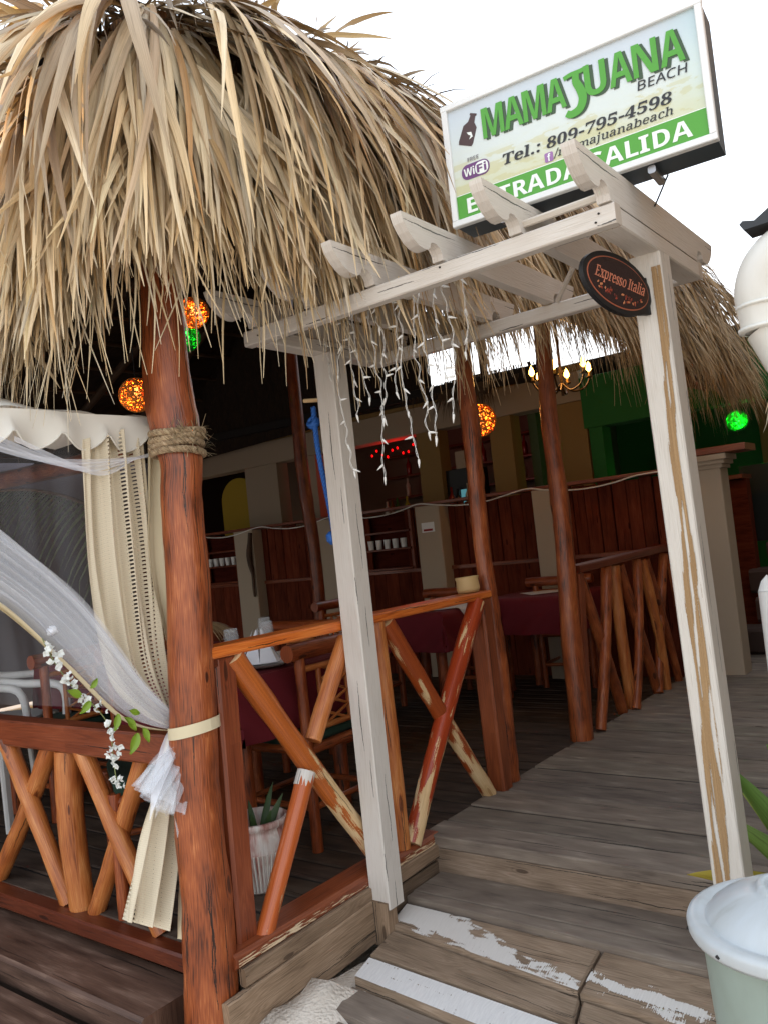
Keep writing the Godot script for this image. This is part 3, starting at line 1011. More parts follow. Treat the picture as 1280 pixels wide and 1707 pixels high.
func build_bar() -> void:
	# the beach bar behind the partition, open front between cream piers
	var bar_house := thing("bar_building", "cream and green bar building with open front behind the red partition", "building", P(-5, -1.3, -8))
	var o := bar_house.position
	var z := -7.95
	var mb: MB
	var box := func(called: String, a: Vector3, b: Vector3, m: Material, lab := "") -> void:
		var q := MB.new()
		var c := (a + b) / 2
		var s := (b - a).abs()
		board(q, Vector3(a.x, c.y, c.z) - o, Vector3(b.x, c.y, c.z) - o, s.z, s.y, Vector3.UP, Color.WHITE, 0.004)
		part(called, q.mesh(), m, bar_house, lab)
	box.call("lintel", P(-9.6, 1.28, z - 0.15), P(-3.35, 1.62, z + 0.1), M.cream_white)
	box.call("lintel", P(-3.349, 0.98, z - 0.15), P(-1.2, 1.5, z + 0.1), M.green_wall, "green painted lintel")
	box.call("moulding", P(-9.6, 1.58, z + 0.101), P(-3.3, 1.65, z + 0.16), M.cream)
	for q in [[-8.05, 0.62, 1], [-7.1, 0.12, 1], [-5.28, 0.3, 0], [-4.32, 0.27, 0], [-3.48, 0.3, 0]]:
		box.call("pier", P(q[0] - q[1] / 2, -1.3, z - 0.13), P(q[0] + q[1] / 2, 1.279, z + 0.08), M.cream_white if q[2] == 1 else M.cream)
	for q in [[-3.24, 0.14], [-2.5, 0.16]]:
		box.call("pier", P(q[0] - q[1] / 2, -1.3, z - 0.13), P(q[0] + q[1] / 2, 0.979, z + 0.08), M.green_wall, "green painted pier")
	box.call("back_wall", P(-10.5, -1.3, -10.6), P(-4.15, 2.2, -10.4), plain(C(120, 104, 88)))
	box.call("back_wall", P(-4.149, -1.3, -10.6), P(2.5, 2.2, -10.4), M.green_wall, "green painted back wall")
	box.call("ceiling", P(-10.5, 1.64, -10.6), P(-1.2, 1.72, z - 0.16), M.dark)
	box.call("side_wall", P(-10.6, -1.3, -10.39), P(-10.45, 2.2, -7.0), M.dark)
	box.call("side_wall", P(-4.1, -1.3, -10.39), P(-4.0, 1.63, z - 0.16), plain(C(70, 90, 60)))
	box.call("counter", P(-9.0, -1.3, z - 0.12), P(-1.9, 0.28, z + 0.02), M.wall_plank)
	box.call("counter_top", P(-9.0, 0.281, z - 0.2), P(-1.9, 0.32, z + 0.12), M.red_board)
	# a low dark roof edge with bits of straw
	mb = MB.new()
	board(mb, P(-10.5, 1.78, z + 0.1) - o, P(-3.6, 1.62, z + 0.1) - o, 0.7, 0.1, Vector3.UP, Color(0.5, 0.45, 0.4))
	part("roof_edge", mb.mesh(), M.dark, bar_house)
	mb = MB.new()
	for k in 260:
		var x := rng.randf_range(-5.4, -3.6) if k < 120 else rng.randf_range(-4.75, -4.2)
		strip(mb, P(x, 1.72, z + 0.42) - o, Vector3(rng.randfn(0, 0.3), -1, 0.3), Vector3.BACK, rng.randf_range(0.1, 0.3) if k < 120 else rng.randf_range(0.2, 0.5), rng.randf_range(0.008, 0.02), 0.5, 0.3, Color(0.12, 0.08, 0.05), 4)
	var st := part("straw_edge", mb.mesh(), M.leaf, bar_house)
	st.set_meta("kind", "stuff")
	# yellow arched niche
	mb = MB.new()
	var poly := PackedVector2Array()
	for k in 17:
		var a := PI * k / 16
		poly.append(Vector2(cos(a) * 0.36, 0.85 + sin(a) * 0.32))
	poly.append(Vector2(-0.36, 0.3))
	poly.append(Vector2(0.36, 0.3))
	extrude(mb, poly, 0.1, Transform3D(Basis(), P(-8.62, 0.02, -8.0)))
	tag(part("arched_panel", mb.mesh(), plain(C(176, 148, 40)), self), "mustard yellow round-topped panel in the dark at the left end of the bar", "panel")
	# bar shelves with bottles
	var sh := thing("bottle_shelf", "dark wooden bar shelf with bottles and red lights behind the partition", "shelf", P(-6.0, 0.3, -10.2))
	mb = MB.new()
	for k in 4:
		board(mb, Vector3(-1.6, 0.1 + k * 0.32, 0), Vector3(1.6, 0.1 + k * 0.32, 0), 0.3, 0.03, Vector3.UP, Color(0.7, 0.6, 0.6))
	part("shelf_board", mb.mesh(), M.red_board, sh)
	mb = MB.new()
	lathe(mb, Vector3.ZERO, [[0.001, 0], [0.036, 0], [0.037, 0.16], [0.014, 0.21], [0.013, 0.28], [0.001, 0.28]], 10)
	var bm := mb.mesh()
	var cols := [C(60, 90, 40), C(120, 70, 20), C(200, 190, 170), C(40, 40, 46), C(140, 30, 26), C(170, 150, 60)]
	var bmats := []
	var hue := ["green", "amber", "pale", "black", "red", "yellow"]
	var nth := ["first", "second", "third", "fourth", "fifth", "sixth", "seventh", "eighth", "ninth"]
	for c in cols:
		bmats.append(plain(c, 0.15))
	for k in 26:
		var row := k % 3
		var b := part("bottle", bm, bmats[(k * 7 + row) % 6], self)
		b.position = P(-7.3 + (k / 3) * 0.33 + row * 0.05, 0.3 + 0.117 + row * 0.32, -10.15)
		tag(b, "%s bottle, %s from the left on the %s bar shelf" % [hue[(k * 7 + row) % 6], nth[k / 3], ["bottom", "middle", "top"][row]], "bottle", "bottles on the bar shelf")
	for k in 8:
		var b := part("bottle", bm, bmats[(k * 5 + 2) % 6], self)
		b.position = P(-5.95 + k * 0.1 + (0.55 if k > 3 else 0.0), 0.322, -7.86 + 0.03 * (k % 3))
		b.scale = Vector3(1, rng.randf_range(0.75, 1.1), 1)
		tag(b, "%s bottle on the bar counter, %s of four %s of the cream pier" % [hue[(k * 5 + 2) % 6], nth[k % 4], "left" if k < 4 else "right"], "bottle", "bottles on the bar counter")
	# fridge and boxes on the counter
	var fr := thing("drinks_fridge", "small black drinks fridge with pale blue lit window on the bar counter", "fridge", P(-4.95, 0.32, -8.1))
	mb = MB.new()
	board(mb, Vector3(-0.2, 0.24, 0), Vector3(0.2, 0.24, 0), 0.3, 0.48, Vector3.UP)
	part("case", mb.mesh(), M.black, fr)
	mb = MB.new()
	board(mb, Vector3(0.0, 0.14, 0.152), Vector3(0.17, 0.14, 0.152), 0.004, 0.2, Vector3.UP)
	part("lit_window", mb.mesh(), glow(C(90, 150, 160), 0.5), fr)
	mb = MB.new()
	board(mb, Vector3(-0.12, 0, 0), Vector3(0.12, 0, 0), 0.2, 0.2, Vector3.UP)
	var cb := part("carton", mb.mesh(), M.cream_white, self)
	cb.position = P(-4.86, 0.9, -8.05)
	tag(cb, "pale carton on top of the small black fridge", "carton")
	# red fairy lights
	mb = MB.new()
	var rp := []
	for k in 14:
		rp.append(P(-6.3 + k * 0.08, 1.16 + 0.05 * sin(k * 1.7), -8.12))
	tube(mb, spline(rp, 60), [0.004], 5)
	var red := thing("red_light_string", "string of small red lights under the bar lintel", "string lights")
	part("wire", mb.mesh(), M.black, red)
	var redm := glow(Color(1, 0.05, 0.06), 1.5)
	for p: Vector3 in rp:
		mb = MB.new()
		lathe(mb, p - Vector3(0, 0.02, 0), [[0.001, 0], [0.012, 0.012], [0.010, 0.03], [0.001, 0.036]], 8)
		part("lamp_bulb", mb.mesh(), redm, red)
	var l := OmniLight3D.new()
	l.name = "red_glow"
	l.light_color = Color(1, 0.12, 0.1)
	l.light_energy = 0.12
	l.light_size = 0.2
	l.shadow_enabled = true
	l.position = P(-5.9, 1.1, -8.2)
	add_child(l)


# ---------------------------------------------------------------- posts
func build_posts() -> void:
	var t := thing("log_post", "thick bent varnished red log post at the terrace corner, rope round it", "post", P(-2.11, -1.5, -1.66), "varnished log posts")
	var o := t.position
	var mb := MB.new()
	tube(mb, spline([P(-2.115, -1.62, -1.622) - o, P(-2.106, -1.369, -1.628) - o, P(-2.097, -1.026, -1.639) - o, P(-2.096, -0.658, -1.64) - o, P(-2.077, -0.1, -1.663) - o, P(-2.070, 0.2, -1.667) - o, P(-2.060, 0.33, -1.672) - o, P(-2.073, 0.473, -1.668) - o, P(-2.08, 0.667, -1.665) - o, P(-2.074, 0.861, -1.667) - o, P(-2.08, 1.5, -1.7) - o], 50), [0.088, 0.085, 0.079, 0.073, 0.069, 0.065, 0.064, 0.078, 0.072, 0.067, 0.066], 24, 0.10)
	part("trunk", mb.mesh(), M.red_log, t)
	# rope
	var r := thing("rope_wrap", "tan rope wound four times round the big corner log post", "rope", P(-2.066, 0.40, -1.67))
	for k in 4:
		mb = MB.new()
		for s in 3:
			var pts := PackedVector3Array()
			for q in 97:
				var a := TAU * q / 96.0
				var ph := a * 14.0 + TAU * s / 3.0
				var rad := 0.078 + 0.006 * cos(ph) + 0.004 * sin(a * 3 + k)
				pts.append(Vector3(cos(a) * rad, -0.036 + k * 0.022 + 0.006 * sin(ph) + 0.006 * sin(a + k * 1.3), sin(a) * rad))
			tube(mb, pts, [0.0068], 6, 0.2, shade(), false, false)
		part("coil", mb.mesh(), M.rope, r)
	mb = MB.new()
	for k in 90:
		var a := rng.randf_range(-0.8, 0.9)
		strip(mb, Vector3(cos(a) * 0.083, rng.randf_range(-0.045, 0.045), sin(a) * 0.083), Vector3(cos(a) + rng.randfn(0, 0.6), rng.randfn(0, 0.8), sin(a) + rng.randfn(0, 0.6)), Vector3.UP, rng.randf_range(0.02, 0.06), 0.0014, 2.0, 0.2, Color(0.42, 0.32, 0.2), 4, 4.0)
	part("frayed_fibres", mb.mesh(), M.leaf, r)
	# middle and far posts
	var q := thing("log_post", "slim peeling red log post behind the square post in the middle of the railing", "post", P(-2.08, -1.24, -3.5), "varnished log posts")
	o = q.position
	mb = MB.new()
	tube(mb, spline([P(-2.075, -1.25, -3.5) - o, P(-2.06, -0.6, -3.47) - o, P(-2.085, 0.0, -3.48) - o, P(-2.06, 0.5, -3.46) - o, P(-2.075, 1.3, -3.47) - o, P(-2.1, 2.0, -3.47) - o], 46), [0.043, 0.046, 0.041, 0.044, 0.04, 0.04], 14, 0.25)
	part("trunk", mb.mesh(), M.red_log, q)
	var q2 := thing("log_post", "smooth bright orange red log post at the start of the far railing", "post", P(-2.06, -1.2, -4.3), "varnished log posts")
	o = q2.position
	mb = MB.new()
	tube(mb, spline([P(-2.06, -1.2, -4.3) - o, P(-2.065, -0.6, -4.32) - o, P(-2.055, 0.0, -4.35) - o, P(-2.07, 0.6, -4.37) - o, P(-2.065, 1.4, -4.4) - o, P(-2.1, 2.1, -4.4) - o], 40), [0.062, 0.058, 0.053, 0.049, 0.046, 0.045], 16, 0.12)
	part("trunk", mb.mesh(), M.red_log, q2)
	var q3 := thing("log_post", "dark log post standing inside, left of the white left gate post", "post", P(-5.15, -1.24, -5.6), "varnished log posts")
	mb = MB.new()
	tube(mb, spline([Vector3(0, 0, 0), Vector3(0.02, 1.2, 0), Vector3(-0.03, 2.2, 0), Vector3(0, 4.6, 0)], 20), [0.06], 12, 0.15, Color(0.6, 0.5, 0.45))
	part("trunk", mb.mesh(), M.red_log, q3)
	# eave beam that the thatch rests on
	var eb := thing("eave_beam", "round log beam under the straw fringe on top of the posts", "beam", P(-2.08, 1.3, -4.5))
	mb = MB.new()
	bar(mb, Vector3(0, 0, 2.9), Vector3(-0.02, 0.1, -3.0), 0.06, 12, Color(0.6, 0.5, 0.45), 0.12, 14)
	part("log", mb.mesh(), M.red_log, eb)
	mb = MB.new()
	bar(mb, P(-2.0, 1.25, -1.72) - eb.position, P(-6.5, 1.25, -1.74) - eb.position, 0.06, 12, Color(0.6, 0.5, 0.45), 0.12, 14)
	part("log", mb.mesh(), M.red_log, eb)
	# log seen high up at the left through the veil
	var lb := thing("log_brace", "reddish round log brace seen through the veil at the left", "beam", P(-4.5, 0.68, -2.7))
	mb = MB.new()
	bar(mb, Vector3(-1.2, 0.02, 0.0), Vector3(0.75, -0.03, 0), 0.055, 10, Color.WHITE, 0.12, 10)
	part("log", mb.mesh(), M.red_log, lb)


# ---------------------------------------------------------------- the white gate
func build_gate() -> void:
	var g := thing("pergola_gate", "white painted wooden pergola gate with scroll-ended rafters over the steps", "gate", P(-1.36, -1.335, -2.35))
	var o := g.position
	var mb := MB.new()
	board(mb, P(-1.967, -1.30, -2.346) - o, P(-1.975, 0.742, -2.346) - o, 0.09, 0.088, Vector3.BACK, Color(0.97, 0.96, 0.95), 0.004)
	part("post", mb.mesh(), M.white_paint, g)
	mb = MB.new()
	board(mb, P(-1.965, -1.43, -2.32) - o, P(-1.965, -1.275, -2.32) - o, 0.075, 0.06, Vector3.BACK, Color(0.95, 0.9, 0.85), 0.004)
	part("foot_block", mb.mesh(), M.step, g)
	mb = MB.new()
	board(mb, P(-0.735, -1.335, -2.40) - o, P(-0.743, 0.742, -2.335) - o, 0.088, 0.088, Vector3.BACK, Color(0.98, 0.97, 0.95), 0.004)
	var rp := part("post", mb.mesh(), M.white_paint, g, "white post with brown streaks down its front")
	# brown worn streaks winding down the front of the right post
	var img := coat_tex(128, 1024, 51, C(128, 98, 66), C(182, 150, 108), func(u, v):
		var c1: float = 0.80 - 0.72 * v + 0.035 * sin(v * 23.0)
		var c2: float = 0.92 - 0.52 * v + 0.05 * sin(v * 15.0 + 1.0)
		var w1 := 0.08 + 0.03 * sin(v * 31.0)
		var w2 := 0.085 + 0.11 * exp(-pow((v - 0.68) / 0.22, 2))
		return maxf(1.0 - absf(u - c1) / w1, 0.8 - absf(u - c2) / w2) * 0.7 - 0.05, 64, 48, 0.14)
	var sm := mat(img, Vector2(1, 1), 0.9)
	sm.transparency = BaseMaterial3D.TRANSPARENCY_ALPHA_SCISSOR
	sm.alpha_scissor_threshold = 0.5
	mb = MB.new()
	var f0 := Vector3(0, 0, 0.0463)
	var b0 := P(-0.735, -1.33, -2.40) - o + f0
	var b1 := P(-0.743, 0.70, -2.336) - o + f0
	mb.quad(b1 + Vector3(-0.042, 0, 0), b1 + Vector3(0.042, 0, 0), b0 + Vector3(0.042, 0, 0), b0 + Vector3(-0.042, 0, 0), Vector3.BACK, Vector2(0, 0), Vector2(1, 0), Vector2(1, 1), Vector2(0, 1))
	part("brown_streaks", mb.mesh(), sm, rp)
	for q in [["front_beam", P(-2.04, 0.767, -1.998), P(-0.698, 0.767, -1.998), 0.04, 0.053], ["back_beam", P(-2.03, 0.767, -2.69), P(-0.7, 0.767, -2.69), 0.04, 0.05], ["side_beam", P(-0.735, 0.7655, -2.019), P(-0.735, 0.7655, -2.669), 0.07, 0.05], ["side_beam", P(-1.99, 0.7655, -2.019), P(-1.99, 0.7655, -2.669), 0.07, 0.05]]:
		mb = MB.new()
		board(mb, q[1] - o, q[2] - o, q[3], q[4], Vector3.UP, Color(0.98, 0.96, 0.94), 0.004)
		part(q[0], mb.mesh(), M.white_paint, g)
	# rafters with scroll ends: outline in (z, y)
	var e := []
	for k in 7:
		var a := PI * k / 6
		e.append(Vector2(-1.948 + 0.024 * cos(PI - a) * -1.0, 0.797 + 0.028 * sin(a)))
	var outl := PackedVector2Array()
	var front := [Vector2(-1.975, 0.797), Vector2(-1.972, 0.815), Vector2(-1.962, 0.829), Vector2(-1.946, 0.836), Vector2(-1.928, 0.836), Vector2(-1.918, 0.830), Vector2(-1.914, 0.818), Vector2(-1.902, 0.810), Vector2(-1.880, 0.808), Vector2(-1.858, 0.812), Vector2(-1.836, 0.823), Vector2(-1.814, 0.841), Vector2(-1.796, 0.862), Vector2(-1.788, 0.880), Vector2(-1.786, 0.890)]
	for p: Vector2 in front:
		outl.append(p)
	for k in range(front.size() - 1, -1, -1):
		outl.append(Vector2(-4.66 - front[k].x, front[k].y))
	var basis := Basis(Vector3(0, 0, 1), Vector3(0, 1, 0), Vector3(-1, 0, 0))
	for x in [-0.719, -0.97, -1.225, -1.475, -1.73, -1.99]:
		mb = MB.new()
		extrude(mb, outl, 0.036, Transform3D(basis, P(x + rng.randf_range(-0.004, 0.004), 0.0, 0.0) - o), Color(0.97, 0.95, 0.93))
		part("rafter", mb.mesh(), M.white_paint, g)
	mb = MB.new()
	bar(mb, P(-1.18, 0.79, -2.66) - o, P(-0.98, 0.94, -2.52) - o, 0.009, 6, Color(0.85, 0.8, 0.75))
	part("brace_stick", mb.mesh(), M.white_paint, g)
	mb = MB.new()
	board(mb, P(-1.0, 0.845, -2.05) - o, P(-0.74, 0.845, -2.05) - o, 0.13, 0.02, Vector3(0, 1, 0.4).normalized(), Color(0.9, 0.86, 0.8))
	part("cross_board", mb.mesh(), M.white_paint, g)
	# nails
	mb = MB.new()
	for q in [[-0.74, 0.775], [-0.75, 0.755], [-1.22, 0.78], [-1.97, 0.765]]:
		lathe(mb, P(q[0], q[1], -1.9772) - o, [[0.001, 0.003], [0.004, 0.0], [0.001, -0.003]], 8)
	part("nail_heads", mb.mesh(), M.dark, g)
	# hook and blue rope tied behind the left post
	var br := thing("blue_rope", "thick blue twisted rope hanging down behind the left gate post", "rope", P(-2.06, 0.3, -2.34))
	o = br.position
	mb = MB.new()
	for s in 3:
		var pts := PackedVector3Array()
		for k in 121:
			var t := k / 120.0
			var ph := t * 70.0 + TAU * s / 3
			pts.append(P(-2.065 + 0.03 * t + 0.005 * cos(ph), 0.56 - 0.5 * t, -2.33 + 0.005 * sin(ph) + 0.01 * sin(t * 5)) - o)
		tube(mb, pts, [0.0062], 6)
	var blue := plain(C(36, 92, 168), 0.7)
	part("strand", mb.mesh(), blue, br)
	for q in [P(-2.07, 0.50, -2.325), P(-2.035, 0.055, -2.33)]:
		mb = MB.new()
		for k in 5:
			var pts := PackedVector3Array()
			var ax := Vector3(rng.randfn(0, 1), rng.randfn(0, 1), rng.randfn(0, 1)).normalized()
			var s := ax.cross(Vector3.UP).normalized()
			for j in 17:
				var a := TAU * j / 16
				pts.append(q - o + (s * cos(a) + ax.cross(s) * sin(a)) * rng.randf_range(0.017, 0.021))
			tube(mb, pts, [0.008], 6)
		part("knot", mb.mesh(), blue, br)
	mb = MB.new()
	bar(mb, P(-2.1, 0.59, -2.32) - o, P(-2.02, 0.58, -2.33) - o, 0.008, 8)
	part("peg", mb.mesh(), M.bare, br)
	# icicle lights
	var ic := thing("icicle_lights", "string of white icicle lights hanging in tangled strands inside the gate", "string lights", P(-1.6, 0.8, -2.2))
	o = ic.position
	var wire := MB.new()
	var bulbs := []
	var top := []
	for k in 14:
		top.append(P(-1.83 + k * 0.044, 0.80 + 0.012 * sin(k * 2.1), -2.12 - 0.02 * (k % 2)) - o)
	tube(wire, spline(top, 60), [0.0022], 5)
	var lengths := [0.13, 0.0, 0.5, 0.34, 0.30, 0.54, 0.36, 0.30, 0.52, 0.44, 0.48, 0.28, 0.42, 0.22, 0.36, 0.30, 0.38, 0.2]
	for k in 14:
		if lengths[k] == 0.0:
			continue
		var p: Vector3 = top[k]
		if k == 0:
			p = P(-1.94, 0.79, -2.285) - o
		var pts := [p]
		var y := 0.0
		while y < lengths[k]:
			y += 0.035
			pts.append(p + Vector3(rng.randfn(0, 0.004) + 0.012 * sin(y * 11 + k), -y, rng.randfn(0, 0.005)))
		var sp := spline(pts, pts.size() * 4)
		tube(wire, sp, [0.0009], 5)
		var sp2 := PackedVector3Array()
		for j in sp.size():
			sp2.append(sp[j] + Vector3(0.004 * sin(j * 0.7), 0, 0.004 * cos(j * 0.7)))
		tube(wire, sp2, [0.0007], 5)
		var j := 3
		while j < sp.size():
			bulbs.append([sp[j], Vector3(rng.randf_range(-1, 1), rng.randf_range(-0.7, 0.15), rng.randf_range(-0.4, 0.4)).normalized()])
			j += 8 + rng.randi() % 5
		bulbs.append([sp[sp.size() - 1], Vector3(rng.randf_range(-0.3, 0.4), -1, 0).normalized()])
	part("wire", wire.mesh(), M.wire, ic)
	var bl := MB.new()
	lathe(bl, Vector3.ZERO, [[0.0028, 0.0], [0.0038, 0.002], [0.0038, 0.013], [0.0028, 0.015], [0.0025, 0.019], [0.0004, 0.028]], 8)
	var blm := bl.mesh()
	for b in bulbs:
		var bi := part("bulb", blm, M.wire, ic)
		var up: Vector3 = b[1]
		var sx := up.cross(Vector3.FORWARD).normalized()
		bi.transform = Transform3D(Basis(sx, up, sx.cross(up)), b[0])


# ---------------------------------------------------------------- railings of logs
func log_bar(t: Node3D, called: String, a: Vector3, b: Vector3, r: float, m: Material, wob := 0.12, col := Color.WHITE, coat: Material = null, label := "") -> void:
	var mb := MB.new()
	var o := t.position
	var n := 14
	var pts := PackedVector3Array()
	var bow := Vector3(rng.randfn(0, 0.006), 0, rng.randfn(0, 0.006))
	for k in n + 1:
		pts.append((a - o).lerp(b - o, float(k) / n) + bow * sin(PI * k / n))
	tube(mb, pts, [r * 1.03, r, r * 0.97], 14, wob, col)
	var p := part(called, mb.mesh(), m, t, label)
	if coat:
		mb = MB.new()
		tube(mb, pts, [r * 1.03, r, r * 0.97], 14, wob, Color.WHITE, true, false, 0.0012)
		part("varnish", mb.mesh(), coat, p)


func worn(s: int, dark: Color, light: Color, bias: Callable) -> StandardMaterial3D:
	var m := mat(coat_tex(256, 512, s, dark, light, bias, 40, 40, 0.09), Vector2(1, 1), 0.3)
	m.transparency = BaseMaterial3D.TRANSPARENCY_ALPHA_SCISSOR
	m.alpha_scissor_threshold = 0.5
	return m


func build_railings() -> void:
	var r1 := thing("log_railing", "orange stained railing of crossed peeling logs along the near edge of the walkway", "railing", P(-2.06, -1.2, -2.5), "log railings")
	var o := r1.position
	var mb := MB.new()
	board(mb, P(-2.075, -0.276, -1.69) - o, P(-2.075, -0.276, -3.42) - o, 0.105, 0.036, Vector3.UP, Color.WHITE, 0.006)
	part("handrail", mb.mesh(), M.rail, r1)
	mb = MB.new()
	board(mb, P(-2.115, -0.30, -1.66) - o, P(-2.115, -0.30, -1.80) - o, 0.14, 0.05, Vector3.UP, Color(0.6, 0.5, 0.5), 0.005)
	part("corner_block", mb.mesh(), M.red_board, r1)
	mb = MB.new()
	board(mb, P(-2.075, -1.215, -1.66) - o, P(-2.075, -1.215, -2.78) - o, 0.125, 0.05, Vector3.UP, Color(0.95, 0.9, 0.9), 0.012)
	var sill := part("sill", mb.mesh(), M.red_board, r1)
	mb = MB.new()
	board(mb, P(-2.10, -1.22, -1.76) - o, P(-2.085, -0.30, -1.765) - o, 0.085, 0.085, Vector3.BACK, Color(0.95, 0.85, 0.85), 0.01)
	part("square_post", mb.mesh(), M.red_board, r1)
	mb = MB.new()
	board(mb, P(-2.06, -1.22, -3.37) - o, P(-2.06, -0.295, -3.36) - o, 0.09, 0.09, Vector3.BACK, Color(1.05, 0.95, 0.9), 0.01)
	part("square_post", mb.mesh(), M.red_board, r1)
	var w1 := worn(61, C(140, 66, 24), C(204, 116, 52), func(u, v): return 0.42 - 0.85 * smoothstep(0.2, 0.8, v) + 0.35 * absf(sin(u * 6.28 + 0.6)))
	var w2 := worn(62, C(160, 70, 26), C(200, 110, 56), func(u, v): return 0.22 + 0.35 * sin(u * 6.28 + 3.6))
	var w3 := worn(63, C(120, 48, 20), C(184, 92, 40), func(u, v): return 0.28 - 0.5 * smoothstep(0.2, 1.0, v))
	var w4 := worn(64, C(128, 40, 18), C(186, 78, 34), func(u, v): return 0.3 - 0.6 * smoothstep(0.55, 1.0, v))
	log_bar(r1, "brace", P(-2.06, -0.30, -1.80), P(-2.06, -1.16, -2.42), 0.038, M.bare, 0.1, Color.WHITE, w1, "brace with pale peeled patches")
	log_bar(r1, "brace", P(-2.05, -0.33, -2.36), P(-2.06, -0.66, -2.14), 0.032, M.orange_log, 0.08, Color.WHITE)
	log_bar(r1, "brace", P(-2.06, -0.76, -2.09), P(-2.05, -1.205, -1.815), 0.030, M.bare, 0.08, Color.WHITE, w2, "brace with white painted upper end")
	mb = MB.new()
	tube(mb, PackedVector3Array([P(-2.06, -0.755, -2.093) - o, P(-2.06, -0.80, -2.065) - o]), [0.0325], 14, 0.06)
	part("white_end", mb.mesh(), M.white_paint, r1)
	log_bar(r1, "upright_log", P(-2.06, -0.295, -2.565), P(-2.05, -1.19, -2.57), 0.034, M.orange_log, 0.1)
	log_bar(r1, "brace", P(-2.06, -0.30, -2.62), P(-2.07, -1.19, -3.28), 0.036, M.bare, 0.14, Color.WHITE, w3)
	log_bar(r1, "brace", P(-2.04, -0.30, -3.31), P(-2.04, -1.19, -2.62), 0.038, M.bare, 0.14, Color.WHITE, w4)
	# chipped white bits along the sill edge
	var ch := coat_tex(64, 1024, 65, C(200, 170, 130), C(225, 205, 175), func(u, v): return -0.22 + (0.16 if u > 0.5 else 0.0) + 0.12 * sin(v * 9), 16, 64, 0.2)
	var cm := mat(ch, Vector2(1, 1), 0.8)
	cm.transparency = BaseMaterial3D.TRANSPARENCY_ALPHA_SCISSOR
	cm.alpha_scissor_threshold = 0.5
	mb = MB.new()
	mb.quad(P(-2.0115, -1.205, -1.67) - o, P(-2.0115, -1.228, -1.67) - o, P(-2.0115, -1.228, -2.77) - o, P(-2.0115, -1.205, -2.77) - o, Vector3.RIGHT, Vector2(0, 0), Vector2(1, 0), Vector2(1, 1), Vector2(0, 1))
	part("chipped_edge", mb.mesh(), cm, sill)
	# far railing
	var r2 := thing("log_railing", "dark red railing of slanted logs along the far part of the walkway", "railing", P(-2.06, -1.2, -5.3), "log railings")
	mb = MB.new()
	board(mb, P(-2.06, -0.245, -4.42) - r2.position, P(-2.06, -0.215, -6.3) - r2.position, 0.1, 0.045, Vector3.UP, Color(0.7, 0.6, 0.6), 0.006)
	part("handrail", mb.mesh(), M.red_board, r2)
	mb = MB.new()
	board(mb, P(-2.09, -1.22, -4.42) - r2.position, P(-2.05, -0.27, -4.46) - r2.position, 0.06, 0.07, Vector3.BACK, Color(1, 0.9, 0.85), 0.008)
	part("square_post", mb.mesh(), M.red_board, r2)
	var lg := [[-0.3, -4.5, -1.19, -4.98, 0.034], [-0.27, -4.92, -1.19, -4.5, 0.034], [-0.27, -5.04, -1.19, -5.09, 0.036], [-0.27, -5.12, -1.19, -5.58, 0.032], [-0.27, -5.45, -1.19, -5.06, 0.03], [-0.27, -5.53, -1.19, -5.70, 0.034], [-0.27, -5.99, -1.19, -5.56, 0.032], [-0.27, -5.6, -1.19, -6.0, 0.03], [-0.27, -6.12, -1.19, -6.25, 0.034]]
	for q in lg:
		log_bar(r2, "slanted_log", P(-2.06, q[0], q[1]), P(-2.06 + rng.randf_range(-0.03, 0.03), q[2], q[3]), q[4], M.orange_log if lg.find(q) in [2, 5] else M.red_log, 0.12)
	# left railing
	var r3 := thing("log_railing", "low left railing of crossed orange logs behind the veil", "railing", P(-3.2, -1.25, -1.74), "log railings")
	o = r3.position
	mb = MB.new()
	board(mb, P(-2.2, -0.60, -1.74) - o, P(-5.2, -0.585, -1.72) - o, 0.09, 0.105, Vector3.UP, Color(0.9, 0.8, 0.8), 0.008)
	part("handrail", mb.mesh(), M.red_board, r3)
	mb = MB.new()
	board(mb, P(-2.2, -1.28, -1.73) - o, P(-5.2, -1.27, -1.71) - o, 0.13, 0.06, Vector3.UP, Color(0.5, 0.4, 0.4), 0.008)
	part("sill", mb.mesh(), M.red_board, r3)
	log_bar(r3, "upright_log", P(-2.98, -0.65, -1.74), P(-2.97, -1.25, -1.74), 0.05, M.orange_log, 0.1)
	for q in [[-3.40, -3.06, 0.036], [-3.10, -3.62, 0.036], [-2.86, -2.48, 0.034], [-2.52, -2.88, 0.034], [-3.75, -3.68, 0.045], [-3.85, -4.4, 0.036], [-4.4, -3.85, 0.036]]:
		log_bar(r3, "brace" if absf(q[0] - q[1]) > 0.1 else "upright_log", P(q[0], -0.63, -1.74 + rng.randf_range(-0.03, 0.03)), P(q[1], -1.25, -1.74), q[2], M.orange_log, 0.1)


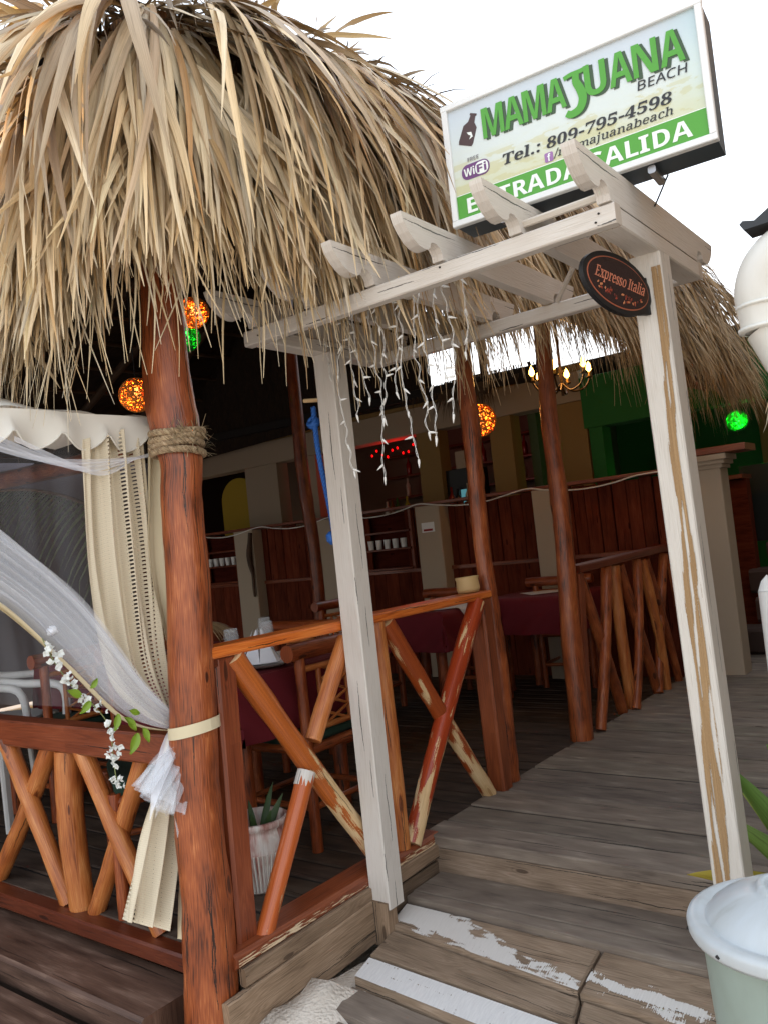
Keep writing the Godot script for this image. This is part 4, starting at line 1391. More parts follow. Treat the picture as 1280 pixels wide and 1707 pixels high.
# ---------------------------------------------------------------- curtains
# a hanging sheet in a plane of constant x: left and right edges as (y, z), pleats across
func drape(mb: MB, lefts: Array, rights: Array, x0: float, folds: float, amp: Callable, rows := 48, cols := 40, ph := 0.0, usc := 1.0) -> void:
	var L := []
	var R := []
	for p: Vector2 in lefts:
		L.append(P(x0, p.x, p.y))
	for p: Vector2 in rights:
		R.append(P(x0, p.x, p.y))
	var a := spline(L, rows - 1)
	var b := spline(R, rows - 1)
	var pts := PackedVector3Array()
	var uvs := PackedVector2Array()
	var wmax := 0.0
	for r in rows:
		wmax = maxf(wmax, a[r].distance_to(b[r]))
	var v := 0.0
	for r in rows:
		if r > 0:
			v += ((a[r] + b[r]) / 2).distance_to((a[r - 1] + b[r - 1]) / 2)
		for c in cols:
			var u := float(c) / (cols - 1)
			var am: float = amp.call(float(r) / (rows - 1))
			var p := a[r].lerp(b[r], u)
			p.x += am * (sin(TAU * folds * u + ph + sin(r * 0.13) * 0.5) + 0.4 * sin(TAU * folds * 2.3 * u + 1.7 + r * 0.05))
			pts.append(p)
			uvs.append(Vector2(u * wmax * usc, v))
	mb.grid(rows, cols, pts, uvs)


func build_curtains() -> void:
	# materials
	var w := 64
	var im := Image.create(128, 32, false, Image.FORMAT_RGBA8)
	for y in 32:
		for x in 128:
			var t := 1.0
			var g := 205 + (x * 7 + y * 13) % 17 - (10 if (y % 4 < 1) else 0)
			# two ladders of eyelets, the rest close net
			if (x > 20 and x < 50) and (y % 8 < 4) and ((x - 20) % 15 > 8):
				t = 0.0
			elif (x > 84 and x < 116) and (y % 8 < 3) and ((x - 84) % 16 > 10):
				t = 0.0
			elif x % 8 == 3 and y % 8 == 3:
				t = 0.0
			im.set_pixel(x, y, Color(g / 255.0, (g - 13) / 255.0, (g - 38) / 255.0, t))
	var crochet := mat(ImageTexture.create_from_image(im), Vector2(8.0, 20.0), 0.9)
	crochet.transparency = BaseMaterial3D.TRANSPARENCY_ALPHA_SCISSOR
	crochet.alpha_scissor_threshold = 0.5
	crochet.backlight_enabled = true
	crochet.backlight = Color(0.3, 0.28, 0.22)
	var cream := plain(C(210, 196, 164), 0.9)
	cream.backlight_enabled = true
	cream.backlight = Color(0.25, 0.23, 0.18)
	var canopy := plain(C(222, 218, 208), 0.7)
	canopy.backlight_enabled = true
	canopy.backlight = Color(0.25, 0.25, 0.24)
	var tulle := plain(Color(0.92, 0.93, 0.95, 0.27), 1.0)
	tulle.transparency = BaseMaterial3D.TRANSPARENCY_ALPHA
	var veil := plain(Color(0.86, 0.86, 0.88, 0.07), 1.0)
	veil.transparency = BaseMaterial3D.TRANSPARENCY_ALPHA
	var tulle2 := plain(Color(0.94, 0.95, 0.98, 0.42), 1.0)
	tulle2.transparency = BaseMaterial3D.TRANSPARENCY_ALPHA
	# canopy with scalloped valance
	var cn := thing("canopy", "cream white fabric canopy with scalloped valance beside the corner post", "canopy", Vector3.ZERO)
	var mb := MB.new()
	var rows := 14
	var cols := 90
	var pts := PackedVector3Array()
	var uvs := PackedVector2Array()
	for r in rows:
		for c in cols:
			var z := -1.70 + 1.05 * c / (cols - 1)
			var sc := absf(sin(PI * (z + 1.655) / 0.152))
			var bot := 0.448 - 0.058 * pow(sc, 0.7)
			var t := float(r) / (rows - 1)
			pts.append(P(-2.2 + 0.014 * t * sin(z * 41.0 + 0.6) + 0.006 * sin(z * 23.0 + t * 3), lerpf(0.502, bot, t), z))
			uvs.append(Vector2(z, t))
	mb.grid(rows, cols, pts, uvs)
	part("valance", mb.mesh(), canopy, cn)
	mb = MB.new()
	var hem := PackedVector3Array()
	for c in cols:
		hem.append(pts[(rows - 1) * cols + c])
	tube(mb, hem, [0.0035], 6)
	part("hem", mb.mesh(), canopy, cn)
	mb = MB.new()
	pts = PackedVector3Array()
	uvs = PackedVector2Array()
	for r in 16:
		for c in 50:
			var z := -1.70 + 1.05 * c / 49.0
			var t := r / 15.0
			var peak := 0.14 * smoothstep(-1.62, -1.28, z) + 0.012
			var y := 0.503 + peak * sin(t * PI * 0.5) + 0.006 * sin(z * 30 + t * 6)
			pts.append(P(-2.2 - 0.7 * t, y, z - 0.05 * t))
			uvs.append(Vector2(z, t))
	mb.grid(16, 50, pts, uvs)
	part("top", mb.mesh(), canopy, cn)
	mb = MB.new()
	bar(mb, P(-2.24, -1.47, -0.68), P(-2.24, 0.5, -0.68), 0.02, 10)
	part("pole", mb.mesh(), M.white, cn)
	mb = MB.new()
	drape(mb, [Vector2(0.50, -1.66), Vector2(0.44, -1.655), Vector2(0.36, -1.675)], [Vector2(0.505, -1.72), Vector2(0.44, -1.725), Vector2(0.37, -1.715)], -2.19, 1.0, func(t): return 0.012, 10, 12)
	part("corner_flap", mb.mesh(), canopy, cn)
	# crochet curtain gathered at the post
	var cu := thing("crochet_curtain", "cream crochet curtain tied back to the corner post with a fabric band", "curtain", Vector3.ZERO)
	mb = MB.new()
	drape(mb, [Vector2(0.42, -1.42), Vector2(0.02, -1.405), Vector2(-0.3, -1.45), Vector2(-0.44, -1.56), Vector2(-0.505, -1.655)], [Vector2(0.48, -1.64), Vector2(0.1, -1.65), Vector2(-0.25, -1.65), Vector2(-0.43, -1.675), Vector2(-0.505, -1.69)], -2.22, 3.4, func(t): return 0.026 * (1.0 - 0.7 * t), 60, 90)
	part("crochet_panel", mb.mesh(), crochet, cu)
	mb = MB.new()
	drape(mb, [Vector2(-0.495, -1.655), Vector2(-0.62, -1.59), Vector2(-0.82, -1.49), Vector2(-1.02, -1.42)], [Vector2(-0.495, -1.70), Vector2(-0.65, -1.69), Vector2(-0.9, -1.655), Vector2(-1.12, -1.585)], -2.215, 2.6, func(t): return 0.008 + 0.028 * t, 60, 80, 1.0)
	part("crochet_tail", mb.mesh(), crochet, cu)
	mb = MB.new()
	drape(mb, [Vector2(0.475, -1.655), Vector2(0.25, -1.63), Vector2(0.05, -1.61), Vector2(-0.15, -1.63), Vector2(-0.4, -1.68), Vector2(-0.5, -1.70)], [Vector2(0.485, -1.70), Vector2(0.2, -1.69), Vector2(0.0, -1.685), Vector2(-0.15, -1.70), Vector2(-0.4, -1.73), Vector2(-0.51, -1.735)], -2.19, 1.2, func(t): return 0.014 * (1 - 0.4 * t), 40, 24, 2.0)
	part("plain_panel", mb.mesh(), cream, cu)
	mb = MB.new()
	drape(mb, [Vector2(-0.49, -1.69), Vector2(-0.7, -1.66), Vector2(-1.0, -1.60), Vector2(-1.14, -1.585)], [Vector2(-0.49, -1.715), Vector2(-0.7, -1.70), Vector2(-1.0, -1.67), Vector2(-1.15, -1.61)], -2.19, 0.9, func(t): return 0.012, 30, 16, 0.5)
	part("plain_tail", mb.mesh(), cream, cu)
	mb = MB.new()
	var band := []
	for k in 25:
		var a := TAU * k / 24.0
		band.append(Vector3(cos(a) * 0.081, 0.012 * cos(a + 0.4), sin(a) * 0.081))
	pts = PackedVector3Array()
	uvs = PackedVector2Array()
	for r in 3:
		for k in 25:
			pts.append(P(-2.089, -0.475, -1.648) + band[k] + Vector3(0, (r - 1) * 0.018 - 0.02, 0))
			uvs.append(Vector2(k, r))
	mb.grid(3, 25, pts, uvs)
	part("tie_band", mb.mesh(), cream, cu)
	# white tulle swept across and knotted
	var tu := thing("tulle_veil", "sheer white tulle swept from the left and knotted at the corner post", "curtain", Vector3.ZERO)
	for k in 3:
		mb = MB.new()
		var d := 0.012 * k
		drape(mb, [Vector2(0.47, -0.72), Vector2(0.33 - d, -0.9), Vector2(0.15 - d, -1.13), Vector2(-0.06, -1.34), Vector2(-0.34, -1.53), Vector2(-0.49, -1.665)], [Vector2(0.45, -0.69), Vector2(0.14, -0.85), Vector2(-0.05 + d, -1.11), Vector2(-0.22 + d, -1.27), Vector2(-0.42, -1.46), Vector2(-0.515, -1.65)], -2.17 + 0.012 * k, 3.0 + k * 1.5, func(t): return 0.022 * (1.05 - t), 60, 50, k * 1.3)
		part("swept_sheet", mb.mesh(), tulle, tu)
	for q in [0.0, 1.0]:
		mb = MB.new()
		drape(mb, [Vector2(0.47, -0.70), Vector2(0.33 + 0.0 - q * 0.2, -0.9), Vector2(0.15 - q * 0.21, -1.13), Vector2(-0.06 - q * 0.17, -1.34 + q * 0.06), Vector2(-0.34 - q * 0.09, -1.53 + q * 0.07), Vector2(-0.49 - q * 0.025, -1.665 + q * 0.015)], [Vector2(0.46, -0.70), Vector2(0.30 - q * 0.18, -0.9), Vector2(0.12 - q * 0.2, -1.13), Vector2(-0.09 - q * 0.15, -1.34 + q * 0.06), Vector2(-0.36 - q * 0.08, -1.53 + q * 0.07), Vector2(-0.497 - q * 0.02, -1.665 + q * 0.015)], -2.165, 1.0, func(t): return 0.01, 50, 10)
		part("gathered_edge", mb.mesh(), tulle2 if q == 0.0 else cream, tu)
	mb = MB.new()
	drape(mb, [Vector2(0.45, -0.95), Vector2(0.1, -1.0), Vector2(-0.3, -1.05)], [Vector2(0.43, -1.70), Vector2(0.0, -1.64), Vector2(-0.45, -1.66)], -2.26, 5.0, func(t): return 0.012, 40, 60)
	part("hanging_veil", mb.mesh(), veil, tu)
	mb = MB.new()
	drape(mb, [Vector2(0.42, -1.72), Vector2(0.2, -1.66), Vector2(-0.05, -1.68), Vector2(-0.3, -1.725), Vector2(-0.5, -1.70)], [Vector2(0.41, -1.80), Vector2(0.15, -1.72), Vector2(-0.1, -1.715), Vector2(-0.3, -1.755), Vector2(-0.5, -1.725)], -2.165, 2.0, func(t): return 0.012, 40, 20)
	part("side_sheet", mb.mesh(), tulle2, tu)
	for k in 4:
		mb = MB.new()
		var z0 := -1.3 - 0.05 * k
		drape(mb, [Vector2(0.42, z0 + 0.25), Vector2(0.36 - k * 0.012, z0), Vector2(0.37, -1.6), Vector2(0.40, -1.72)], [Vector2(0.405, z0 + 0.25), Vector2(0.345 - k * 0.012, z0), Vector2(0.362, -1.6), Vector2(0.395, -1.72)], -2.19, 1.0, func(t): return 0.003, 24, 5)
		part("sheer_swag", mb.mesh(), tulle2, tu)
	for e in 3:
		mb = MB.new()
		for k in 6:
			var t := rng.randf()
			var d := Vector3(rng.randf_range(-0.1, 0.45), lerpf(-0.35, -1.0, t) + rng.randfn(0, 0.08), lerpf(0.75, 0.25, t) + rng.randfn(0, 0.08))
			strip(mb, P(-2.16 + rng.randfn(0, 0.012), -0.505 + rng.randfn(0, 0.012), -1.672 + rng.randfn(0, 0.012)), d, Vector3(1, 0, 0.3), rng.randf_range(0.18, 0.34), rng.randf_range(0.02, 0.06), rng.randf_range(0.3, 1.2), rng.randfn(0, 1.2), Color.WHITE, 9, 1.6)
		part("knotted_tail", mb.mesh(), tulle2 if e == 0 else tulle, tu)
	for e in 7:
		mb = MB.new()
		var w0 := rng.randf_range(0.0, 0.5)
		var w1 := w0 + rng.randf_range(0.3, 0.5)
		var ends := []
		for t: float in [w0, w1]:
			ends.append(Vector2(lerpf(-0.58, -0.80, t) + rng.randf_range(-0.02, 0.02), lerpf(-1.40, -1.62, t)))
		drape(mb, [Vector2(-0.495, -1.675), Vector2(-0.525, -1.645), ends[0].lerp(Vector2(-0.51, -1.66), 0.45) + Vector2(0.012, 0.01), ends[0]], [Vector2(-0.505, -1.685), Vector2(-0.54, -1.67), ends[1].lerp(Vector2(-0.51, -1.67), 0.45) + Vector2(0.0, -0.012), ends[1]], -2.165 + 0.012 * e, rng.randf_range(1.5, 3.5), func(t): return 0.003 + 0.022 * t, 40, 44, rng.randf() * 6)
		part("knotted_tail", mb.mesh(), tulle, tu)
	mb = MB.new()
	for k in 7:
		var ax := Vector3(rng.randfn(0, 1), rng.randfn(0, 1), rng.randfn(0, 1)).normalized()
		var s := ax.cross(Vector3.UP).normalized()
		var ring := PackedVector3Array()
		for j in 17:
			var a := TAU * j / 16
			ring.append(P(-2.16, -0.135, -1.245) + (s * cos(a) + ax.cross(s) * sin(a)) * rng.randf_range(0.006, 0.012))
		tube(mb, ring, [0.005], 6)
	part("rosette", mb.mesh(), M.cloth_white, tu)
	# artificial wisteria
	var fl := thing("flower_garland", "hanging garland of small white blossoms with light green leaves on the tulle", "flowers", Vector3.ZERO)
	var path := [Vector2(-0.15, -1.20), Vector2(-0.22, -1.23), Vector2(-0.30, -1.28), Vector2(-0.36, -1.335), Vector2(-0.42, -1.375), Vector2(-0.47, -1.385), Vector2(-0.53, -1.385), Vector2(-0.61, -1.39)]
	var line := []
	for p: Vector2 in path:
		line.append(P(-2.135, p.x, p.y))
	var sp := spline(line, 60)
	mb = MB.new()
	tube(mb, sp, [0.0016], 5)
	part("stem", mb.mesh(), plain(C(120, 130, 80)), fl)
	var petal := MB.new()
	for k in 4:
		var a := TAU * k / 4 + 0.4
		var dir := Vector3(cos(a), 0.5, sin(a))
		var sd := dir.cross(Vector3.UP).normalized()
		var gp := PackedVector3Array()
		var gu := PackedVector2Array()
		for r in 4:
			for c in 3:
				var t := r / 3.0
				var wd := 0.0065 * sin(PI * (0.15 + t * 0.8))
				gp.append(dir * t * 0.012 + sd * wd * (c - 1) + Vector3(0, -0.003 * absf(c - 1), 0))
				gu.append(Vector2(c, r))
		petal.grid(4, 3, gp, gu)
	var pm := petal.mesh()
	var pmat := plain(C(226, 228, 224), 0.7)
	pmat.backlight_enabled = true
	pmat.backlight = Color(0.3, 0.3, 0.3)
	for k in 95:
		var j := rng.randi_range(2, 60)
		if j > 26 and j < 36 and rng.randf() < 0.7:
			continue
		var b := part("blossom", pm, pmat, fl)
		b.position = sp[j] + Vector3(rng.randf_range(0, 0.014), rng.randfn(0, 0.008), rng.randfn(0, 0.011))
		b.rotation = Vector3(rng.randf() * 6, rng.randf() * 6, rng.randf() * 6)
		var g := rng.randf_range(0.55, 0.95)
		b.scale = Vector3(g, g, g)
	var lmat := plain(C(120, 150, 40), 0.5)
	lmat.backlight_enabled = true
	lmat.backlight = Color(0.35, 0.4, 0.15)
	for q in [[-0.325, -1.29, 2.6, 0.05], [-0.345, -1.315, 3.9, 0.045], [-0.31, -1.32, 0.8, 0.035], [-0.40, -1.40, 4.4, 0.05], [-0.42, -1.43, 5.2, 0.05], [-0.44, -1.45, 2.4, 0.04], [-0.47, -1.46, 4.2, 0.065], [-0.46, -1.48, 5.0, 0.05], [-0.40, -1.44, 5.8, 0.04]]:
		mb = MB.new()
		var dir := Vector3(0.2, sin(q[2]) * 0.9, -cos(q[2])).normalized()
		var sd := dir.cross(Vector3(1, 0.2, 0)).normalized()
		var gp := PackedVector3Array()
		var gu := PackedVector2Array()
		for r in 8:
			for c in 5:
				var t := r / 7.0
				var wd: float = q[3] * 0.26 * pow(sin(PI * clampf(0.04 + t * 0.94, 0, 1)), 0.8) * (1.15 - 0.5 * t)
				gp.append(P(-2.12, q[0], q[1]) + dir * t * q[3] + sd * wd * (c - 2) / 2.0 + Vector3(0.004 * absf(c - 2) - 0.01 * t * t, 0, 0))
				gu.append(Vector2(c, r))
		mb.grid(8, 5, gp, gu)
		part("leaf", mb.mesh(), lmat, fl)


# ---------------------------------------------------------------- signs
func letters(parent: Node3D, called: String, text: String, m: Material, u0: float, u1: float, v0: float, v1: float, w: float, h: float, z: float, font := "Droid Sans", weight := 700, shear := 0.0) -> MeshInstance3D:
	# fits the ink box of the text to u0..u1, v0..v1 (v down from the top) of a w x h panel centred on the parent
	var f := SystemFont.new()
	f.font_names = PackedStringArray([font])
	f.font_weight = weight
	var t := TextMesh.new()
	t.text = text
	t.font = f
	t.font_size = 64
	t.pixel_size = 0.01
	t.depth = 0.02
	t.curve_step = 2.0
	var o := part(called, t, m, parent)
	var bb := t.get_aabb()
	var H := (v1 - v0) * h
	var sx := ((u1 - u0) * w - absf(shear) * H) / bb.size.x
	var sy := H / bb.size.y
	var b := Basis(Vector3(sx, 0, 0), Vector3(shear * sy, sy, 0), Vector3(0, 0, 0.05))
	var c := Vector3((u0 + u1) / 2 * w - w / 2, h / 2 - (v0 + v1) / 2 * h, z)
	o.transform = Transform3D(b, c - b * (bb.position + bb.size / 2))
	return o


func build_signs() -> void:
	var s := thing("light_box_sign", "white framed light box sign with green lettering standing on the pergola rafters", "sign", P(-0.843, 1.088, -2.15))
	s.rotation.y = deg_to_rad(4.7)
	var W := 0.735
	var H := 0.362
	var mb := MB.new()
	board(mb, Vector3(-W / 2 + 0.004, 0, 0), Vector3(W / 2 - 0.004, 0, 0), 0.12, H - 0.008, Vector3.UP, Color.WHITE, 0.004)
	part("case", mb.mesh(), plain(C(58, 68, 74), 0.5), s)
	var fw := 0.018
	var frame_m := plain(C(222, 222, 220), 0.45)
	for q in [[Vector3(-W / 2, H / 2 - fw / 2, 0.062), Vector3(W / 2, H / 2 - fw / 2, 0.062)], [Vector3(-W / 2, -H / 2 + fw / 2, 0.062), Vector3(W / 2, -H / 2 + fw / 2, 0.062)]]:
		mb = MB.new()
		board(mb, q[0], q[1], 0.022, fw, Vector3.UP, Color.WHITE, 0.002)
		part("frame_bar", mb.mesh(), frame_m, s)
	for x in [-1, 1]:
		mb = MB.new()
		board(mb, Vector3(x * (W / 2 - fw / 2), -H / 2 + fw, 0.062), Vector3(x * (W / 2 - fw / 2), H / 2 - fw, 0.062), fw, 0.022, Vector3.BACK, Color.WHITE, 0.002)
		part("frame_bar", mb.mesh(), frame_m, s)
	# printed face
	var w := W - fw * 2
	var h := H - fw * 2
	var im := Image.create(512, 256, false, Image.FORMAT_RGB8)
	var nz := FastNoiseLite.new()
	nz.seed = 4
	nz.frequency = 0.012
	for y in 256:
		for x in 512:
			var v := y / 255.0
			var n := nz.get_noise_2d(x, y * 3.0)
			var c := C(190, 199, 206).lerp(C(204, 211, 206), smoothstep(0.0, 0.45, v))
			c = c.lerp(C(196, 196, 158), smoothstep(0.42, 0.76, v + n * 0.12) * 0.75)
			if n > 0.12 and v > 0.5:
				c = c.lerp(C(178, 160, 84), 0.22)
			if x > 440:
				c = c.lerp(C(150, 190, 190), (x - 440) / 72.0 * 0.35 * (1.0 - v))
			im.set_pixel(x, y, c)
	mb = MB.new()
	mb.quad(Vector3(-w / 2, h / 2, 0.0625), Vector3(w / 2, h / 2, 0.0625), Vector3(w / 2, -h / 2, 0.0625), Vector3(-w / 2, -h / 2, 0.0625), Vector3.BACK, Vector2(0, 0), Vector2(1, 0), Vector2(1, 1), Vector2(0, 1))
	part("printed_face", mb.mesh(), mat(ImageTexture.create_from_image(im), Vector2(1, 1), 0.35), s)
	var green := plain(C(74, 150, 40), 0.4)
	var dgreen := plain(C(48, 70, 40), 0.4)
	var ink := plain(C(30, 30, 34), 0.5)
	var white := plain(C(228, 232, 226), 0.5)
	var flat := func(called: String, poly: PackedVector2Array, m: Material, z: float) -> void:
		var q := MB.new()
		var pp := PackedVector2Array()
		for p in poly:
			pp.append(Vector2(p.x * w - w / 2, h / 2 - p.y * h))
		extrude(q, pp, 0.0008, Transform3D(Basis(), Vector3(0, 0, z)))
		part(called, q.mesh(), m, s)
	flat.call("green_band", PackedVector2Array([Vector2(0.0, 0.785), Vector2(1, 0.785), Vector2(1, 1), Vector2(0, 1)]), green, 0.0633)
	flat.call("pale_line", PackedVector2Array([Vector2(0.0, 0.778), Vector2(1, 0.778), Vector2(1, 0.784), Vector2(0, 0.784)]), white, 0.0633)
	letters(s, "lettering", "ENTRADA-SALIDA", white, 0.045, 0.945, 0.825, 0.965, w, h, 0.0645)
	var word := "MAMAJUANA"
	var us := [[0.150, 0.245], [0.247, 0.328], [0.330, 0.425], [0.427, 0.508], [0.0, 0.0], [0.585, 0.668], [0.678, 0.762], [0.768, 0.858], [0.866, 0.952]]
	for k in 9:
		if k == 4:
			continue
		letters(s, "letter_shade", word[k], dgreen, us[k][0] + 0.013, us[k][1] + 0.013, 0.108, 0.382, w, h, 0.0638)
		letters(s, "letter", word[k], green, us[k][0], us[k][1], 0.098, 0.365, w, h, 0.0650)
	# the swash letter in the middle, hanging below the line
	for q in [[0.011, 0.010, dgreen, 0.0638], [0.0, 0.0, green, 0.0650]]:
		for e in 2:
			var cen := [Vector2(0.506, 0.135), Vector2(0.535, 0.122), Vector2(0.575, 0.122), Vector2(0.603, 0.112)] if e == 0 else [Vector2(0.556, 0.125), Vector2(0.552, 0.19), Vector2(0.566, 0.27), Vector2(0.572, 0.35), Vector2(0.556, 0.425), Vector2(0.522, 0.448), Vector2(0.503, 0.425)]
			var ps := []
			for p: Vector2 in cen:
				ps.append(Vector3((p.x + q[0]) * w - w / 2, h / 2 - (p.y + q[1]) * h, 0))
			var sp := spline(ps, 40)
			var le := PackedVector3Array()
			var lu := PackedVector2Array()
			for j in sp.size():
				var d := (sp[mini(j + 1, 40)] - sp[maxi(j - 1, 0)]).normalized()
				var sd := Vector3(-d.y, d.x, 0) * (0.006 if e == 0 else 0.0085 + 0.003 * sin(PI * j / 40.0))
				le.append(sp[j] - sd + Vector3(0, 0, q[3] + e * 0.0003))
				le.append(sp[j] + sd + Vector3(0, 0, q[3] + e * 0.0003))
				lu.append(Vector2(0, j))
				lu.append(Vector2(1, j))
			var lm := MB.new()
			lm.grid(41, 2, le, lu)
			part("letter" if q[0] == 0.0 else "letter_shade", lm.mesh(), q[2], s)
	letters(s, "lettering", "BEACH", ink, 0.775, 0.955, 0.392, 0.465, w, h, 0.0645, "Droid Sans", 400, 0.15)
	letters(s, "lettering", "Tel.: 809-795-4598", ink, 0.215, 0.895, 0.555, 0.655, w, h, 0.0645, "Droid Serif", 700, 0.22)
	letters(s, "lettering", "/mamajuanabeach", ink, 0.43, 0.895, 0.675, 0.765, w, h, 0.0645, "Droid Serif", 400, 0.25)
	# round-cornered badges
	var pill := func(u0: float, u1: float, v0: float, v1: float, r: float) -> PackedVector2Array:
		var out := PackedVector2Array()
		var ry := r * w / h
		for q in [[u1 - r, v1 - ry, 0.0], [u0 + r, v1 - ry, 0.25], [u0 + r, v0 + ry, 0.5], [u1 - r, v0 + ry, 0.75]]:
			for k in 7:
				var a: float = TAU * (q[2] + 0.25 * k / 6.0)
				out.append(Vector2(q[0] + r * cos(a), q[1] + ry * sin(a)))
		return out
	var purple := plain(C(104, 60, 112), 0.5)
	flat.call("badge", pill.call(0.035, 0.162, 0.53, 0.665, 0.028), purple, 0.0633)
	flat.call("badge_field", pill.call(0.098, 0.156, 0.543, 0.652, 0.02), white, 0.0643)
	letters(s, "lettering", "Wi", white, 0.046, 0.094, 0.56, 0.635, w, h, 0.0650)
	letters(s, "lettering", "Fi", purple, 0.106, 0.148, 0.56, 0.635, w, h, 0.0655)
	letters(s, "lettering", "FREE", plain(C(130, 125, 130)), 0.068, 0.118, 0.475, 0.508, w, h, 0.0645, "Droid Sans", 400)
	letters(s, "lettering", "spot", plain(C(110, 100, 110)), 0.085, 0.112, 0.69, 0.72, w, h, 0.0645, "Droid Sans", 400)
	flat.call("badge", pill.call(0.395, 0.43, 0.685, 0.765, 0.006), plain(C(150, 110, 160)), 0.0633)
	letters(s, "lettering", "f", white, 0.407, 0.42, 0.695, 0.76, w, h, 0.0645)
	# brown bottle drawing
	var bot := PackedVector2Array()
	for p: Vector2 in [Vector2(-0.24, 0.5), Vector2(0.24, 0.5), Vector2(0.27, 0.4), Vector2(0.25, -0.1), Vector2(0.12, -0.24), Vector2(0.09, -0.44), Vector2(0.13, -0.46), Vector2(0.12, -0.52), Vector2(-0.12, -0.52), Vector2(-0.13, -0.46), Vector2(-0.09, -0.44), Vector2(-0.12, -0.24), Vector2(-0.25, -0.1), Vector2(-0.27, 0.4)]:
		var pr := (p * 0.118).rotated(0.42)
		bot.append(Vector2(0.09 + pr.x / w * 0.75, 0.23 + pr.y / h * 0.75))
	flat.call("bottle_drawing", bot, plain(C(64, 36, 34), 0.4), 0.0633)
	var lab := PackedVector2Array()
	for p: Vector2 in [Vector2(-0.06, 0.1), Vector2(0.1, 0.06), Vector2(0.2, 0.2), Vector2(0.1, 0.3), Vector2(0.12, 0.18), Vector2(0.02, 0.16)]:
		var pr := (p * 0.118).rotated(0.42)
		lab.append(Vector2(0.09 + pr.x / w * 0.75, 0.23 + pr.y / h * 0.75))
	flat.call("bottle_highlight", lab, white, 0.0643)
	# fixing irons under the box
	for x in [-0.22, 0.2]:
		mb = MB.new()
		board(mb, Vector3(x, -H / 2 - 0.012, -0.05), Vector3(x, -H / 2 - 0.012, 0.05), 0.02, 0.02, Vector3.UP)
		part("fixing_iron", mb.mesh(), M.steel, s)
	mb = MB.new()
	tube(mb, spline([Vector3(0.22, -0.185, -0.04), Vector3(0.17, -0.21, -0.12), Vector3(0.12, -0.22, -0.22), Vector3(0.06, -0.28, -0.3)], 20), [0.0025], 5)
	part("cable", mb.mesh(), M.black, s)
	# oval hanging sign on the right post, seen along the walkway side
	var ov := thing("oval_sign", "small black oval sign with copper rim and coffee beans fixed to the right gate post", "sign", P(-0.782, 0.641, -2.158))
	ov.rotation = Vector3(0, deg_to_rad(75), deg_to_rad(-10))
	var A := 0.148
	var B := 0.082
	var ell := func(a: float, b: float) -> PackedVector2Array:
		var out := PackedVector2Array()
		for k in 48:
			out.append(Vector2(cos(TAU * k / 48) * a, sin(TAU * k / 48) * b))
		return out
	mb = MB.new()
	extrude(mb, ell.call(A, B), 0.014, Transform3D())
	part("plate", mb.mesh(), M.black, ov)
	mb = MB.new()
	extrude(mb, ell.call(A - 0.016, B - 0.014), 0.0012, Transform3D(Basis(), Vector3(0, 0, 0.0076)))
	part("copper_rim", mb.mesh(), plain(C(170, 96, 70), 0.4), ov)
	mb = MB.new()
	extrude(mb, ell.call(A - 0.0195, B - 0.0175), 0.0012, Transform3D(Basis(), Vector3(0, 0, 0.0088)))
	part("face", mb.mesh(), plain(C(44, 28, 30), 0.25), ov)
	letters(ov, "lettering", "Expresso Italia", plain(C(206, 128, 100), 0.4), 0.14, 0.90, 0.33, 0.60, A * 2, B * 2, 0.0102, "Droid Serif", 400, 0.3)
	for k in 44:
		var a := rng.randf_range(PI * 1.12, PI * 1.9)
		var rr := sqrt(rng.randf_range(0.25, 0.95))
		var p := Vector2(cos(a) * (A - 0.03) * rr, sin(a) * (B - 0.026) * rr)
		if p.y > -0.018:
			continue
		var bean := MB.new()
		lathe(bean, Vector3.ZERO, [[0.0003, -0.0035], [0.0024, -0.0024], [0.0033, 0], [0.0024, 0.0024], [0.0003, 0.0035]], 8)
		var bi := part("coffee_bean", bean.mesh(), plain([C(150, 60, 40), C(100, 40, 30), C(190, 120, 80)][k % 3], 0.35), ov)
		bi.position = Vector3(p.x, p.y, 0.0095)
		bi.rotation = Vector3(0.2, 0, rng.randf() * PI)
		bi.scale = Vector3(0.9, 1.3, 0.35)
	mb = MB.new()
	extrude(mb, PackedVector2Array([Vector2(0.10, -0.06), Vector2(0.205, -0.03), Vector2(0.205, 0.075), Vector2(0.10, 0.05)]), 0.012, Transform3D(Basis(), Vector3(0, 0, -0.004)))
	part("bracket", mb.mesh(), M.black, ov)


